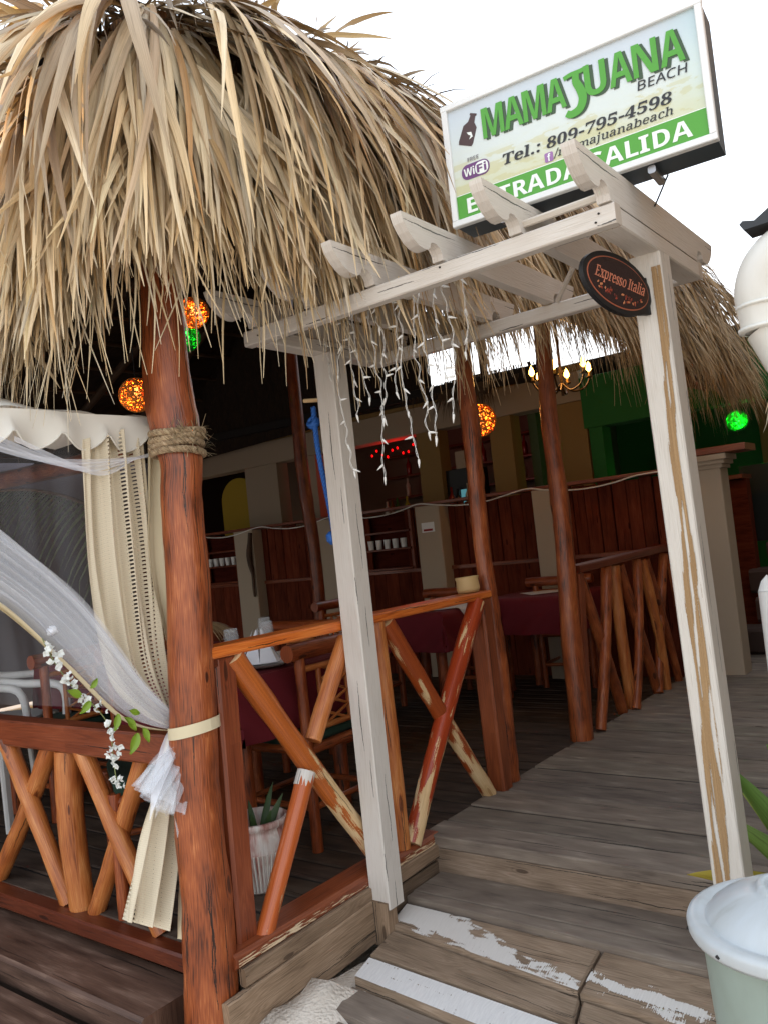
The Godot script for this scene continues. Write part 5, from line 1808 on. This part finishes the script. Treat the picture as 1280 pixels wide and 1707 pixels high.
# ---------------------------------------------------------------- furniture
func make_chair() -> Node3D:
	var t := Node3D.new()
	var mb: MB
	for q in [[-0.2, -0.2, 0.45], [0.2, -0.2, 0.45], [-0.2, 0.2, 0.82], [0.2, 0.2, 0.82]]:
		mb = MB.new()
		bar(mb, Vector3(q[0], 0, q[1]), Vector3(q[0], q[2], q[1]), 0.024, 10, Color(0.85, 0.75, 0.7), 0.08, 6)
		part("leg", mb.mesh(), M.red_log, t)
	mb = MB.new()
	bar(mb, Vector3(-0.27, 0.84, 0.2), Vector3(0.27, 0.84, 0.2), 0.038, 12, Color(0.85, 0.75, 0.7), 0.08, 6)
	part("top_log", mb.mesh(), M.red_log, t)
	mb = MB.new()
	for y in [0.5, 0.76]:
		bar(mb, Vector3(-0.2, y, 0.2), Vector3(0.2, y, 0.2), 0.014, 8)
	for x in [-0.09, 0.09]:
		bar(mb, Vector3(x, 0.5, 0.2), Vector3(x, 0.76, 0.2), 0.012, 8)
	for k in 4:
		var y := 0.5 + k * 0.065
		bar(mb, Vector3(-0.085, y, 0.2), Vector3(0.085, y + 0.065, 0.203), 0.007, 6)
		bar(mb, Vector3(0.085, y, 0.197), Vector3(-0.085, y + 0.065, 0.2), 0.007, 6)
	part("lattice_back", mb.mesh(), M.orange_log, t)
	for q in [[-0.2, -0.2, 0.2, -0.2], [-0.2, 0.2, 0.2, 0.2], [-0.2, -0.2, -0.2, 0.2], [0.2, -0.2, 0.2, 0.2]]:
		mb = MB.new()
		bar(mb, Vector3(q[0], 0.42, q[1]), Vector3(q[2], 0.42, q[3]), 0.022, 8)
		part("seat_rail", mb.mesh(), M.red_log, t)
		mb = MB.new()
		bar(mb, Vector3(q[0], 0.18, q[1]), Vector3(q[2], 0.18, q[3]), 0.014, 8)
		part("stretcher", mb.mesh(), M.red_log, t)
	mb = MB.new()
	board(mb, Vector3(-0.21, 0.465, 0), Vector3(0.21, 0.465, 0), 0.4, 0.05, Vector3.UP, Color.WHITE, 0.02)
	part("cushion", mb.mesh(), plain(C(24, 52, 40), 0.9), t)
	return t


func build_furniture() -> void:
	var y0 := -1.243
	var chair := make_chair()
	var spots := [
		[-2.66, -2.72, 90, "log chair with lattice back, its top log ending beside the left gate post"],
		[-2.78, -2.02, 150, "log chair with green seat cushion between the corner post and the near table"],
		[-3.6, -2.7, -90, "log chair on the far side of the near table with the folded napkin"],
		[-3.3, -3.6, 0, "log chair between the near table and the middle table"],
		[-4.1, -4.9, -90, "log chair left of the middle dark red table"],
		[-3.5, -5.55, 0, "log chair with crossed lattice back behind the middle log post"],
		[-2.9, -6.12, 5, "log chair pushed in at the far side of the farthest table"],
		[-4.3, -2.5, 90, "log chair with top log seen through the veil at the left"]]
	for k in spots.size():
		var q: Array = spots[k]
		var c: Node3D = chair if k == 0 else chair.duplicate()
		c.name = unique("log_chair")
		add_child(c, true)
		c.position = P(q[0], y0, q[1])
		c.rotation.y = deg_to_rad(q[2])
		tag(c, q[3], "chair", "log chairs of the terrace")
	var tables := [
		[-2.98, -2.66, 0.40, "near table under a dark red cloth with a folded napkin and plates"],
		[-3.50, -4.98, 0.36, "middle table under dark red cloth, a white overlay corner hanging down"],
		[-2.93, -5.75, 0.36, "farthest table under dark red cloth with a small white overlay"],
		[-4.4, -3.05, 0.4, "dark red clothed table behind the left railing near the white chairs"]]
	for k in 4:
		var q: Array = tables[k]
		var t := thing("dining_table", "wooden table with log legs beneath the " + q[3].split(" under")[0] if k < 3 else "log legged table standing behind the left railing", "table", P(q[0], y0, q[1]), "dining tables")
		t.set_meta("label", ["log legged table nearest the railing, below the cloth with the napkin", "log legged table in the middle row below the white overlay corner", "log legged table farthest back, beside the bright orange post", "log legged table behind the left railing near the white chairs"][k])
		var s: float = q[2]
		var mb := MB.new()
		board(mb, Vector3(-s + 0.01, 0.745, 0), Vector3(s - 0.01, 0.745, 0), s * 2 - 0.02, 0.03, Vector3.UP)
		part("tabletop", mb.mesh(), M.red_board, t)
		for e in [[-1, -1], [1, -1], [-1, 1], [1, 1]]:
			mb = MB.new()
			bar(mb, Vector3(e[0] * (s - 0.1), 0, e[1] * (s - 0.1)), Vector3(e[0] * (s - 0.1), 0.73, e[1] * (s - 0.1)), 0.036, 10, Color(0.9, 0.8, 0.75), 0.1, 6)
			part("leg", mb.mesh(), M.red_log, t)
		var cl := part("tablecloth", cloth_mesh(s, 0.27), M.cloth_red, self)
		cl.position = P(q[0], y0 + 0.764, q[1])
		tag(cl, ["dark red tablecloth under the folded napkin by the railing", "dark red tablecloth behind the middle log post, white corner over it", "dark red tablecloth farthest back between the two tall log posts", "dark red tablecloth seen under the tulle at the left"][k], "tablecloth", "dark red tablecloths")
		if k == 1 or k == 2:
			var ov := part("table_overlay", cloth_mesh(s * [0.0, 0.4, 0.3][k], 0.0, PI / 4, s, [0.0, 0.23, 0.0][k]), M.cloth_white, self)
			ov.position = P(q[0], y0 + 0.770, q[1])
			tag(ov, ["", "white square overlay whose pointed corner hangs over the middle table", "white square overlay lying on the farthest table"][k], "tablecloth", "white table overlays")
	var mb := MB.new()
	# napkin folded to a peak, on a plate
	var pl := MB.new()
	lathe(pl, Vector3.ZERO, [[0.001, 0.004], [0.075, 0.004], [0.085, 0.012], [0.13, 0.02], [0.128, 0.024], [0.08, 0.016], [0.001, 0.009]], 30)
	var plm := pl.mesh()
	var plates := [[-2.70, -2.56, "white plate holding the folded napkin on the near table"], [-2.78, -2.82, "white plate on the near table just behind the napkin"], [-3.2, -2.6, "white plate at the far side of the near table"]]
	for q in plates:
		var d := part("plate", plm, M.white, self)
		d.position = P(q[0], y0 + 0.768, q[1])
		tag(d, q[2], "plate", "plates on the near table")
	var a := Vector3(0, 0.15, 0.0)
	var ring := []
	for k in 9:
		var t := TAU * k / 8.0
		var rr := 0.11 if k % 2 == 0 else 0.092
		ring.append(Vector3(cos(t) * rr, 0.0, sin(t) * rr))
	for k in 8:
		var p: Vector3 = ring[k]
		var q: Vector3 = ring[k + 1]
		var nn := (p - a).cross(q - a).normalized()
		if nn.y < 0:
			nn = -nn
		var pk := a + Vector3(0.02 * cos(k), 0, 0.02 * sin(k))
		mb.quad(p, p.lerp(pk, 0.98), pk, q, nn, Vector2(), Vector2(), Vector2(), Vector2())
	var nap := part("napkin", mb.mesh(), M.cloth_white, self)
	nap.position = P(-2.74, y0 + 0.79, -2.56)
	tag(nap, "white cloth napkin folded into a peak beside the handrail", "napkin")
	mb = MB.new()
	lathe(mb, Vector3.ZERO, [[0.033, 0.002], [0.034, 0.0], [0.004, 0.006], [0.004, 0.07], [0.03, 0.10], [0.036, 0.14], [0.031, 0.18], [0.029, 0.18], [0.034, 0.14], [0.002, 0.09]], 18)
	var glass := plain(Color(0.9, 0.93, 0.95, 0.14), 0.35)
	glass.transparency = BaseMaterial3D.TRANSPARENCY_ALPHA
	var gm := mb.mesh()
	for q in [[-2.85, -2.50, "clear stemmed glass behind the napkin, left one of the pair"], [-2.88, -2.75, "clear stemmed glass behind the napkin, right one of the pair"], [-3.1, -2.95, "clear stemmed glass at the far left of the near table"]]:
		var g := part("wine_glass", gm, glass, self)
		g.position = P(q[0], y0 + 0.768, q[1])
		tag(g, q[2], "glass", "glasses on the near table")
	# bundle of coconut fibre and dark hat-like cover on the table
	mb = MB.new()
	for k in 240:
		var t := rng.randf() * TAU
		strip(mb, Vector3(rng.randfn(0, 0.006), 0.2, rng.randfn(0, 0.006)), Vector3(cos(t) * 0.6, 0.2, sin(t) * 0.6), Vector3.UP, rng.randf_range(0.17, 0.23), 0.006, 2.2, 0.3, Color(0.26, 0.16, 0.08).lerp(Color(0.42, 0.3, 0.17), rng.randf()), 6, 0.6)
	var fb := part("fibre_bundle", mb.mesh(), M.leaf, self)
	fb.position = P(-3.05, y0 + 0.768, -2.45)
	fb.set_meta("kind", "stuff")
	tag(fb, "tied bundle of brown coconut fibre standing on the near table", "decoration")
	# ashtray of cut cane on the end of the handrail
	mb = MB.new()
	lathe(mb, Vector3.ZERO, [[0.001, 0.001], [0.05, 0.0], [0.056, 0.02], [0.053, 0.06], [0.058, 0.075], [0.054, 0.077], [0.049, 0.06], [0.048, 0.02], [0.001, 0.012]], 22)
	var bowl := part("wooden_bowl", mb.mesh(), plain(C(196, 166, 116), 0.6), self)
	bowl.position = P(-2.085, -0.2575, -3.32)
	bowl.rotation.z = 0.06
	tag(bowl, "small cream wooden bowl on the far end of the near handrail", "bowl")
	# clay pot with white streaks
	var pot := thing("plant_pot", "whitewashed pink clay pot with ribbed sides standing behind the log braces", "pot", P(-2.42, y0, -2.16))
	mb = MB.new()
	lathe(mb, Vector3.ZERO, [[0.001, 0.0], [0.075, 0.0], [0.078, 0.01], [0.105, 0.15], [0.118, 0.2], [0.112, 0.22], [0.108, 0.235], [0.122, 0.245], [0.124, 0.262], [0.114, 0.268], [0.104, 0.25], [0.10, 0.2], [0.001, 0.19]], 28)
	part("body", mb.mesh(), mat(wood_tex(256, 256, 71, [C(150, 96, 86), C(186, 150, 142), C(208, 190, 182), C(222, 214, 208)], 0.3, 0.0, 0.9, 0), Vector2(2, 3), 0.9, 0.2), pot)
	mb = MB.new()
	for k in 40:
		var t := TAU * k / 40
		bar(mb, Vector3(cos(t) * 0.080, 0.01, sin(t) * 0.080), Vector3(cos(t) * 0.107, 0.15, sin(t) * 0.107), 0.0042, 5, shade())
	part("ribs", mb.mesh(), M.white_paint, pot)
	mb = MB.new()
	for k in 7:
		var t := k * 0.9
		strip(mb, Vector3(cos(t) * 0.03, 0.19, sin(t) * 0.03), Vector3(cos(t) * 0.5, 1, sin(t) * 0.5), Vector3.BACK, rng.randf_range(0.1, 0.2), 0.035, 0.4, 0.5, Color(0.05, 0.10, 0.03), 6, 0.4)
	part("leaves", mb.mesh(), M.leaf, pot)
	# white plastic chairs at the far left
	for k in 2:
		var t := thing("plastic_chair", ["white plastic armchair at the left edge, nearer to the railing", "white plastic armchair half hidden behind the other one at the left edge"][k], "chair", P(-4.5 - k * 0.5, y0, -2.25 - k * 0.3), "white plastic chairs")
		t.rotation.y = deg_to_rad(-70 + k * 20)
		for e in [[-1, -1], [1, -1], [-1, 1], [1, 1]]:
			mb = MB.new()
			board(mb, Vector3(e[0] * 0.25, 0, e[1] * 0.24), Vector3(e[0] * 0.22, 0.43, e[1] * 0.2), 0.05, 0.03, Vector3.BACK, Color.WHITE, 0.01)
			part("leg", mb.mesh(), M.white, t)
		mb = MB.new()
		board(mb, Vector3(-0.23, 0.44, 0), Vector3(0.23, 0.44, 0), 0.45, 0.025, Vector3.UP, Color.WHITE, 0.01)
		part("seat", mb.mesh(), M.white, t)
		for x in [-0.24, -0.12, 0.0, 0.12, 0.24]:
			mb = MB.new()
			board(mb, Vector3(x * 0.85, 0.45, 0.22), Vector3(x, 0.82, 0.30), 0.05 if absf(x) < 0.2 else 0.035, 0.014, Vector3.BACK, Color.WHITE, 0.005)
			part("back_slat", mb.mesh(), M.white, t)
		mb = MB.new()
		tube(mb, spline([Vector3(-0.25, 0.81, 0.3), Vector3(-0.12, 0.87, 0.315), Vector3(0.12, 0.87, 0.315), Vector3(0.25, 0.81, 0.3)], 14), [0.024], 8)
		part("top_rail", mb.mesh(), M.white, t)
		for x in [-1, 1]:
			mb = MB.new()
			tube(mb, spline([Vector3(x * 0.25, 0.7, 0.27), Vector3(x * 0.29, 0.67, 0.1), Vector3(x * 0.29, 0.64, -0.18), Vector3(x * 0.26, 0.45, -0.22)], 16), [0.024], 8)
			part("armrest", mb.mesh(), M.white, t)
	# palm frond hanging behind the veil
	var fr := thing("palm_frond", "dull green palm frond hanging behind the veil at the left", "palm frond", P(-3.7, 0.35, -2.45))
	var sp := spline([Vector3(0.3, -0.15, 0.0), Vector3(-0.3, 0.1, 0), Vector3(-0.9, 0.2, 0.05), Vector3(-1.6, 0.1, 0.1)], 40)
	mb = MB.new()
	tube(mb, sp, [0.012, 0.006], 6)
	part("stem", mb.mesh(), M.pole, fr)
	mb = MB.new()
	for k in 41:
		for e in [-1, 1]:
			strip(mb, sp[k], Vector3(-0.5, -0.25 * e - 0.35, 0.5 * e), Vector3.BACK, rng.randf_range(0.35, 0.6), 0.028, 0.8, 0.3, Color(0.07, 0.09, 0.045) * rng.randf_range(0.7, 1.3), 7, 0.3)
	part("leaflets", mb.mesh(), M.leaf, fr)


func cloth_mesh(s: float, drop: float, turn := 0.0, table := 0.4, off := 0.0) -> Mesh:
	# a square cloth lying on a table; where it passes the table's edge it hangs down
	var mb := MB.new()
	var half := s + drop if turn == 0.0 else s * 1.42
	var edge := s if turn == 0.0 else table + 0.003
	var n := 36
	var pts := PackedVector3Array()
	var uvs := PackedVector2Array()
	for r in n + 1:
		for c in n + 1:
			var p := Vector2(-half + 2 * half * c / n, -half + 2 * half * r / n).rotated(turn) + Vector2(off, 0)
			var over := Vector2(maxf(absf(p.x) - edge, 0), maxf(absf(p.y) - edge, 0))
			var q := Vector2(clampf(p.x, -edge - 0.012, edge + 0.012), clampf(p.y, -edge - 0.012, edge + 0.012))
			var d := maxf(over.x, over.y)
			var fold := sin((p.x + p.y) * 22.0) * minf(d, 0.2) * 0.09
			if over.x > 0 and over.x >= over.y and p.x > -9:
				q.x += signf(p.x) * (fold + d * 0.05)
			if over.y > 0 and over.y > over.x:
				q.y += signf(p.y) * (fold + d * 0.05)
			pts.append(Vector3(q.x, -d, q.y))
			uvs.append(p)
	mb.grid(n + 1, n + 1, pts, uvs)
	return mb.mesh()


# ---------------------------------------------------------------- lamps
func globe(at: Vector3, r: float, col: Color, bulb: Color, energy: float, label: String) -> void:
	var t := thing("globe_lamp", label, "lamp", at, "woven globe lamps")
	var mb := MB.new()
	for k in 120:
		var ax := Vector3(rng.randfn(0, 1), rng.randfn(0, 1), rng.randfn(0, 1)).normalized()
		var s := ax.cross(Vector3(0.3, 1, 0.2)).normalized()
		var u := ax.cross(s)
		var rr := r * rng.randf_range(0.985, 1.01)
		var off := ax * r * rng.randf_range(-0.55, 0.55)
		var rad := sqrt(maxf(rr * rr - off.length_squared(), 0.0001))
		var pts := PackedVector3Array()
		var a0 := rng.randf() * TAU
		for j in 25:
			var a := a0 + TAU * 0.9 * j / 24
			pts.append(off + (s * cos(a) + u * sin(a)) * rad)
		tube(mb, pts, [r * 0.024], 4, 0.0, Color.WHITE, false, false)
	var m := plain(col, 0.8)
	m.backlight_enabled = true
	m.backlight = Color(0.16, 0.16, 0.16)
	part("woven_shade", mb.mesh(), m, t)
	mb = MB.new()
	lathe(mb, Vector3(0, -r * 0.28, 0), [[0.001, 0], [r * 0.2, r * 0.1], [r * 0.27, r * 0.3], [r * 0.16, r * 0.55], [r * 0.12, r * 0.7]], 14)
	part("lamp_bulb", mb.mesh(), glow(bulb, 4.0), t)
	mb = MB.new()
	bar(mb, Vector3(0, r * 0.3, 0), Vector3(0, r + 0.9, 0), 0.004, 5)
	part("cord", mb.mesh(), M.black, t)
	var l := OmniLight3D.new()
	l.name = unique("lamp_light")
	l.light_color = bulb
	l.light_energy = energy
	l.light_size = r * 0.2
	l.omni_range = 12.0
	l.omni_attenuation = 2.0
	l.shadow_enabled = true
	l.position = at
	add_child(l, true)


func build_lamps() -> void:
	var orange := C(238, 156, 70)
	var warm := Color(1.0, 0.74, 0.36)
	globe(P(-4.05, 1.64, -3.5), 0.1, orange, warm, 0.11, "woven orange globe lamp hanging high, just right of the corner post")
	globe(P(-3.98, 1.04, -2.95), 0.1, orange, warm, 0.11, "woven orange globe lamp just above the canopy, left of the corner post")
	globe(P(-2.87, 0.81, -4.95), 0.115, orange, warm, 0.2, "woven orange globe lamp half hidden by the slim peeling log post")
	globe(P(-4.5, 1.63, -3.8), 0.1, C(40, 190, 80), Color(0.2, 1.0, 0.35), 0.05, "woven green globe lamp almost hidden behind the corner post")
	globe(P(-2.03, 0.86, -8.42), 0.1, C(30, 170, 60), Color(0.15, 1.0, 0.3), 0.35, "woven green globe lamp in front of the green wall at the right")
	# chandelier with candle bulbs
	var c := thing("chandelier", "dark scroll chandelier with lit candle bulbs hanging behind the far post", "chandelier", P(-2.68, 1.13, -5.95))
	var stem := MB.new()
	bar(stem, Vector3(0, -0.1, 0), Vector3(0, 0.5, 0), 0.012, 8)
	var iron := plain(C(60, 46, 34), 0.4, 0.5)
	part("stem", stem.mesh(), iron, c)
	for k in 6:
		var a := TAU * k / 6 + 0.3
		var d := Vector3(cos(a), 0, sin(a))
		var arms := MB.new()
		var candles := MB.new()
		var flames := MB.new()
		tube(arms, spline([Vector3(0, 0.0, 0), d * 0.08 + Vector3(0, -0.07, 0), d * 0.18 + Vector3(0, -0.05, 0), d * 0.23 + Vector3(0, 0.02, 0)], 14), [0.008], 6)
		lathe(arms, d * 0.23 + Vector3(0, 0.02, 0), [[0.004, 0], [0.026, 0.006], [0.03, 0.014], [0.012, 0.016]], 10)
		lathe(candles, d * 0.23 + Vector3(0, 0.036, 0), [[0.010, 0], [0.010, 0.035], [0.001, 0.036]], 8)
		lathe(flames, d * 0.23 + Vector3(0, 0.072, 0), [[0.006, 0], [0.022, 0.02], [0.019, 0.045], [0.001, 0.085]], 10)
		part("arm", arms.mesh(), iron, c)
		part("candle_sleeve", candles.mesh(), M.cream, c)
		part("candle_bulb", flames.mesh(), glow(Color(1, 0.74, 0.34), 14.0), c)
	var l := OmniLight3D.new()
	l.name = "chandelier_light"
	l.light_color = Color(1, 0.7, 0.35)
	l.light_energy = 0.2
	l.light_size = 0.1
	l.omni_attenuation = 2.0
	l.omni_range = 12.0
	l.shadow_enabled = true
	l.position = P(-2.68, 1.27, -5.95)
	add_child(l)


# ---------------------------------------------------------------- right-hand side
func build_right_side() -> void:
	# bin
	var b := thing("trash_bin", "grey green plastic bin with white domed lid at the lower right corner", "bin", P(-0.425, -1.46, -1.745))
	var mb := MB.new()
	lathe(mb, Vector3.ZERO, [[0.001, 0.0], [0.15, 0.0], [0.155, 0.01], [0.163, 0.2], [0.172, 0.42], [0.180, 0.61], [0.186, 0.625], [0.186, 0.64]], 48)
	part("body", mb.mesh(), mat(M.grime, Vector2(3, 3), 0.4, 0.0, C(146, 161, 153)), b)
	mb = MB.new()
	lathe(mb, Vector3.ZERO, [[0.187, 0.622], [0.201, 0.620], [0.205, 0.628], [0.206, 0.642], [0.203, 0.650], [0.194, 0.654], [0.180, 0.652], [0.172, 0.648], [0.168, 0.650], [0.160, 0.662], [0.14, 0.678], [0.11, 0.694], [0.082, 0.703], [0.070, 0.705], [0.067, 0.712], [0.062, 0.717], [0.052, 0.717], [0.047, 0.712], [0.044, 0.706], [0.001, 0.708]], 64)
	part("lid", mb.mesh(), mat(M.grime, Vector2(3, 3), 0.3, 0.0, C(188, 195, 200)), b)
	mb = MB.new()
	for a in [2.1, 2.7]:
		lathe(mb, Vector3(cos(a) * 0.2035, 0.632, sin(a) * 0.2035), [[0.001, 0.006], [0.006, 0.0], [0.001, -0.005]], 8)
	part("lid_hole", mb.mesh(), M.black, b)
	# drain pipe with elbow
	var p := thing("drain_pipe", "thick white plastic drain pipe with elbow at the upper right edge", "pipe", P(-0.36, 0.4, -2.0))
	var o := p.position
	mb = MB.new()
	tube(mb, spline([P(0.14, 0.575, -2.0) - o, P(-0.18, 0.575, -2.0) - o, P(-0.30, 0.572, -2.0) - o, P(-0.365, 0.545, -2.0) - o, P(-0.395, 0.49, -2.0) - o, P(-0.392, 0.43, -2.0) - o, P(-0.39, 0.40, -2.0) - o], 40), [0.058], 26)
	part("elbow", mb.mesh(), mat(M.grime, Vector2(3, 3), 0.4, 0.0, C(214, 212, 206)), p)
	mb = MB.new()
	bar(mb, P(-0.39, 0.40, -2.0) - o, P(0.06, -0.75, -2.05) - o, 0.05, 26)
	part("downpipe", mb.mesh(), mat(M.grime, Vector2(3, 3), 0.4, 0.0, C(206, 204, 198)), p)
	mb = MB.new()
	for y in [0.40, 0.452]:
		lathe(mb, P(-0.391, y, -2.0) - o, [[0.05, -0.006], [0.0625, -0.004], [0.0635, 0.004], [0.05, 0.006]], 28)
	part("collar", mb.mesh(), plain(C(214, 212, 204), 0.4), p)
	var gu := thing("gutter_bracket", "short black folded metal bracket on top of the white drain pipe", "bracket", P(-0.385, 0.632, -2.0))
	gu.scale = Vector3(0.8, 0.8, 0.8)
	mb = MB.new()
	extrude(mb, PackedVector2Array([Vector2(-0.04, 0.004), Vector2(-0.03, 0.012), Vector2(0.0, 0.004), Vector2(0.06, 0.04), Vector2(0.3, 0.06), Vector2(0.3, 0.02), Vector2(0.04, -0.012), Vector2(-0.03, -0.014)]), 0.1, Transform3D(Basis(), Vector3.ZERO))
	part("metal_sheet", mb.mesh(), plain(C(34, 38, 42), 0.5), gu)
	# second straw eave at the right edge
	var th := thing("straw_eave", "small pale straw eave hanging below the drain pipe at the right edge", "thatch", P(-0.5, 0.6, -3.5))
	mb = MB.new()
	for k in 360:
		var x := rng.randf_range(-0.16, 0.55)
		var d := Vector3(rng.randfn(-0.12, 0.18), -1, rng.randf_range(0, 0.3))
		strip(mb, Vector3(x, rng.randf_range(-0.02, 0.32), rng.randf_range(-0.1, 0.1)), d, Vector3.BACK, rng.randf_range(0.25, 0.55), rng.randf_range(0.008, 0.02), 0.3, rng.randfn(0, 0.4), straw().lerp(Color(0.45, 0.40, 0.33), 0.4), 6, 0.4)
	var sm := part("straw", mb.mesh(), M.leaf, th)
	sm.set_meta("kind", "stuff")
	mb = MB.new()
	bar(mb, Vector3(-0.1, 0.25, 0), Vector3(0.64, 0.25, 0), 0.04, 8)
	part("eave_pole", mb.mesh(), M.pole, th)
	# white rounded picket
	var wp := thing("white_picket", "white plastic picket with pointed top at the right edge", "picket", P(-0.655, -1.2, -2.85))
	mb = MB.new()
	bar(mb, Vector3.ZERO, Vector3(0, 0.93, 0), 0.032, 14)
	part("shaft", mb.mesh(), M.white, wp)
	mb = MB.new()
	lathe(mb, Vector3(0, 0.931, 0), [[0.032, 0], [0.02, 0.03], [0.001, 0.05]], 14)
	part("point", mb.mesh(), M.white, wp)
	# potted plant with broad blade leaves
	var pt := thing("potted_plant", "plant with broad green and yellow blade leaves behind the right gate post", "plant", P(-0.52, -1.335, -2.6))
	mb = MB.new()
	lathe(mb, Vector3.ZERO, [[0.001, 0], [0.07, 0], [0.09, 0.14], [0.095, 0.15], [0.001, 0.14]], 18)
	part("pot", mb.mesh(), plain(C(120, 70, 50), 0.8), pt)
	for q in [[Vector3(-0.25, 0.62, 0.1), 0.55, Color(0.12, 0.24, 0.04)], [Vector3(-0.32, 0.40, 0.0), 0.42, Color(0.16, 0.28, 0.05)], [Vector3(-0.30, 0.52, -0.1), 0.42, Color(0.26, 0.34, 0.06)], [Vector3(-0.6, 0.28, 0.08), 0.44, Color(0.42, 0.34, 0.04)], [Vector3(-0.2, 0.9, 0.0), 0.52, Color(0.15, 0.28, 0.05)], [Vector3(-0.42, 0.22, 0.2), 0.36, Color(0.10, 0.2, 0.04)], [Vector3(0.2, 0.6, 0.1), 0.5, Color(0.12, 0.22, 0.04)], [Vector3(-0.1, 0.7, -0.3), 0.6, Color(0.1, 0.2, 0.04)]]:
		mb = MB.new()
		strip(mb, Vector3(0, 0.16, 0), q[0], Vector3.BACK, q[1] * 0.95, 0.095, 0.45, rng.randfn(0, 0.3), q[2], 12, 0.2)
		part("blade_leaf", mb.mesh(), M.leaf, pt)
	# dark stone steps and furniture by the green wall
	var ss := thing("stone_steps", "dark reddish stone steps rising beside the white pillar at the far right", "steps", P(-1.2, -1.2, -7.3))
	for k in 4:
		for j in 5:
			mb = MB.new()
			board(mb, Vector3(-0.75 + j * 0.42 + rng.randf_range(-0.03, 0.03) + (0.1 if k % 2 == 1 else 0.0), 0.11 + k * 0.22, -k * 0.32), Vector3(-0.35 + j * 0.42 + (0.1 if k % 2 == 1 else 0.0), 0.11 + k * 0.22, -k * 0.32), 0.34, 0.21, Vector3.UP, shade(), 0.025)
			part("stone", mb.mesh(), plain(C(92, 70, 62).darkened(rng.randf() * 0.3), 0.9), ss)
	var db := thing("dark_counter", "black counter front below the green wall at the far right", "counter", P(-1.2, -0.2, -8.6))
	mb = MB.new()
	board(mb, Vector3(-0.9, 0.25, 0), Vector3(1.5, 0.25, 0), 0.1, 0.75, Vector3.UP)
	part("front", mb.mesh(), M.black, db)
	var dw := thing("lit_doorway", "open doorway with pale frame in the green wall at the far right", "doorway", P(-1.35, 0.3, -10.38))
	mb = MB.new()
	board(mb, Vector3(-0.85, 0.2, 0.05), Vector3(-0.85, 1.0, 0.05), 0.1, 0.08, Vector3.BACK)
	board(mb, Vector3(-0.85, 1.05, 0.05), Vector3(0.6, 1.05, 0.05), 0.08, 0.1, Vector3.UP)
	part("frame", mb.mesh(), M.cream, dw)
	mb = MB.new()
	board(mb, Vector3(-0.62, 0.15, 0.06), Vector3(-0.62, 0.98, 0.06), 0.09, 0.02, Vector3.BACK)
	part("pale_door_edge", mb.mesh(), plain(C(150, 165, 190)), dw)
	# unseen house inferred from the drain pipe, its height chosen to block sky
	var nb := thing("unseen_neighbour_house", "unseen tan house that carries the drain pipe, made two storeys high to block sky", "house", P(1.6, -1.5, -6.0))
	mb = MB.new()
	board(mb, Vector3(0, 2.7, 4.1), Vector3(0, 2.7, -5.0), 2.9, 5.4, Vector3.UP, Color.WHITE, 0.01)
	part("walls", mb.mesh(), plain(C(146, 124, 98), 0.9), nb)
	mb = MB.new()
	board(mb, Vector3(0, 5.46, 4.3), Vector3(0, 5.46, -5.2), 3.3, 0.1, Vector3.UP, Color.WHITE, 0.01)
	part("roof", mb.mesh(), plain(C(90, 70, 60), 0.9), nb)
	var lh := thing("sun_blocking_kiosk", "unseen wooden kiosk added left of the terrace to block low sun", "kiosk", P(-6.4, -1.5, 0.2))  # added out of view as a sun blocker, leaving only the thatch crest lit
	mb = MB.new()
	board(mb, Vector3(0, 1.3, -1.5), Vector3(0, 1.3, 1.5), 1.6, 2.6, Vector3.UP, Color.WHITE, 0.01)
	part("walls", mb.mesh(), M.wall_plank, lh)
	mb = MB.new()
	extrude(mb, PackedVector2Array([Vector2(-1.2, 2.605), Vector2(1.2, 2.605), Vector2(0.25, 3.30), Vector2(-0.25, 3.30)]), 3.5, Transform3D())
	part("roof", mb.mesh(), M.thatch_under, lh)
	# wall added far to the left to block sun and keep the terrace dim
	var bw := thing("light_blocking_wall", "plain grey wall added at the left end of the terrace to block sun, behind the veil", "wall", P(-10.3, -1.45, -4.6))
	mb = MB.new()
	board(mb, Vector3(0, 1.65, 5.2), Vector3(0, 1.65, -3.6), 0.15, 3.4, Vector3.UP)
	part("wall_face", mb.mesh(), plain(C(120, 112, 118), 0.9), bw)
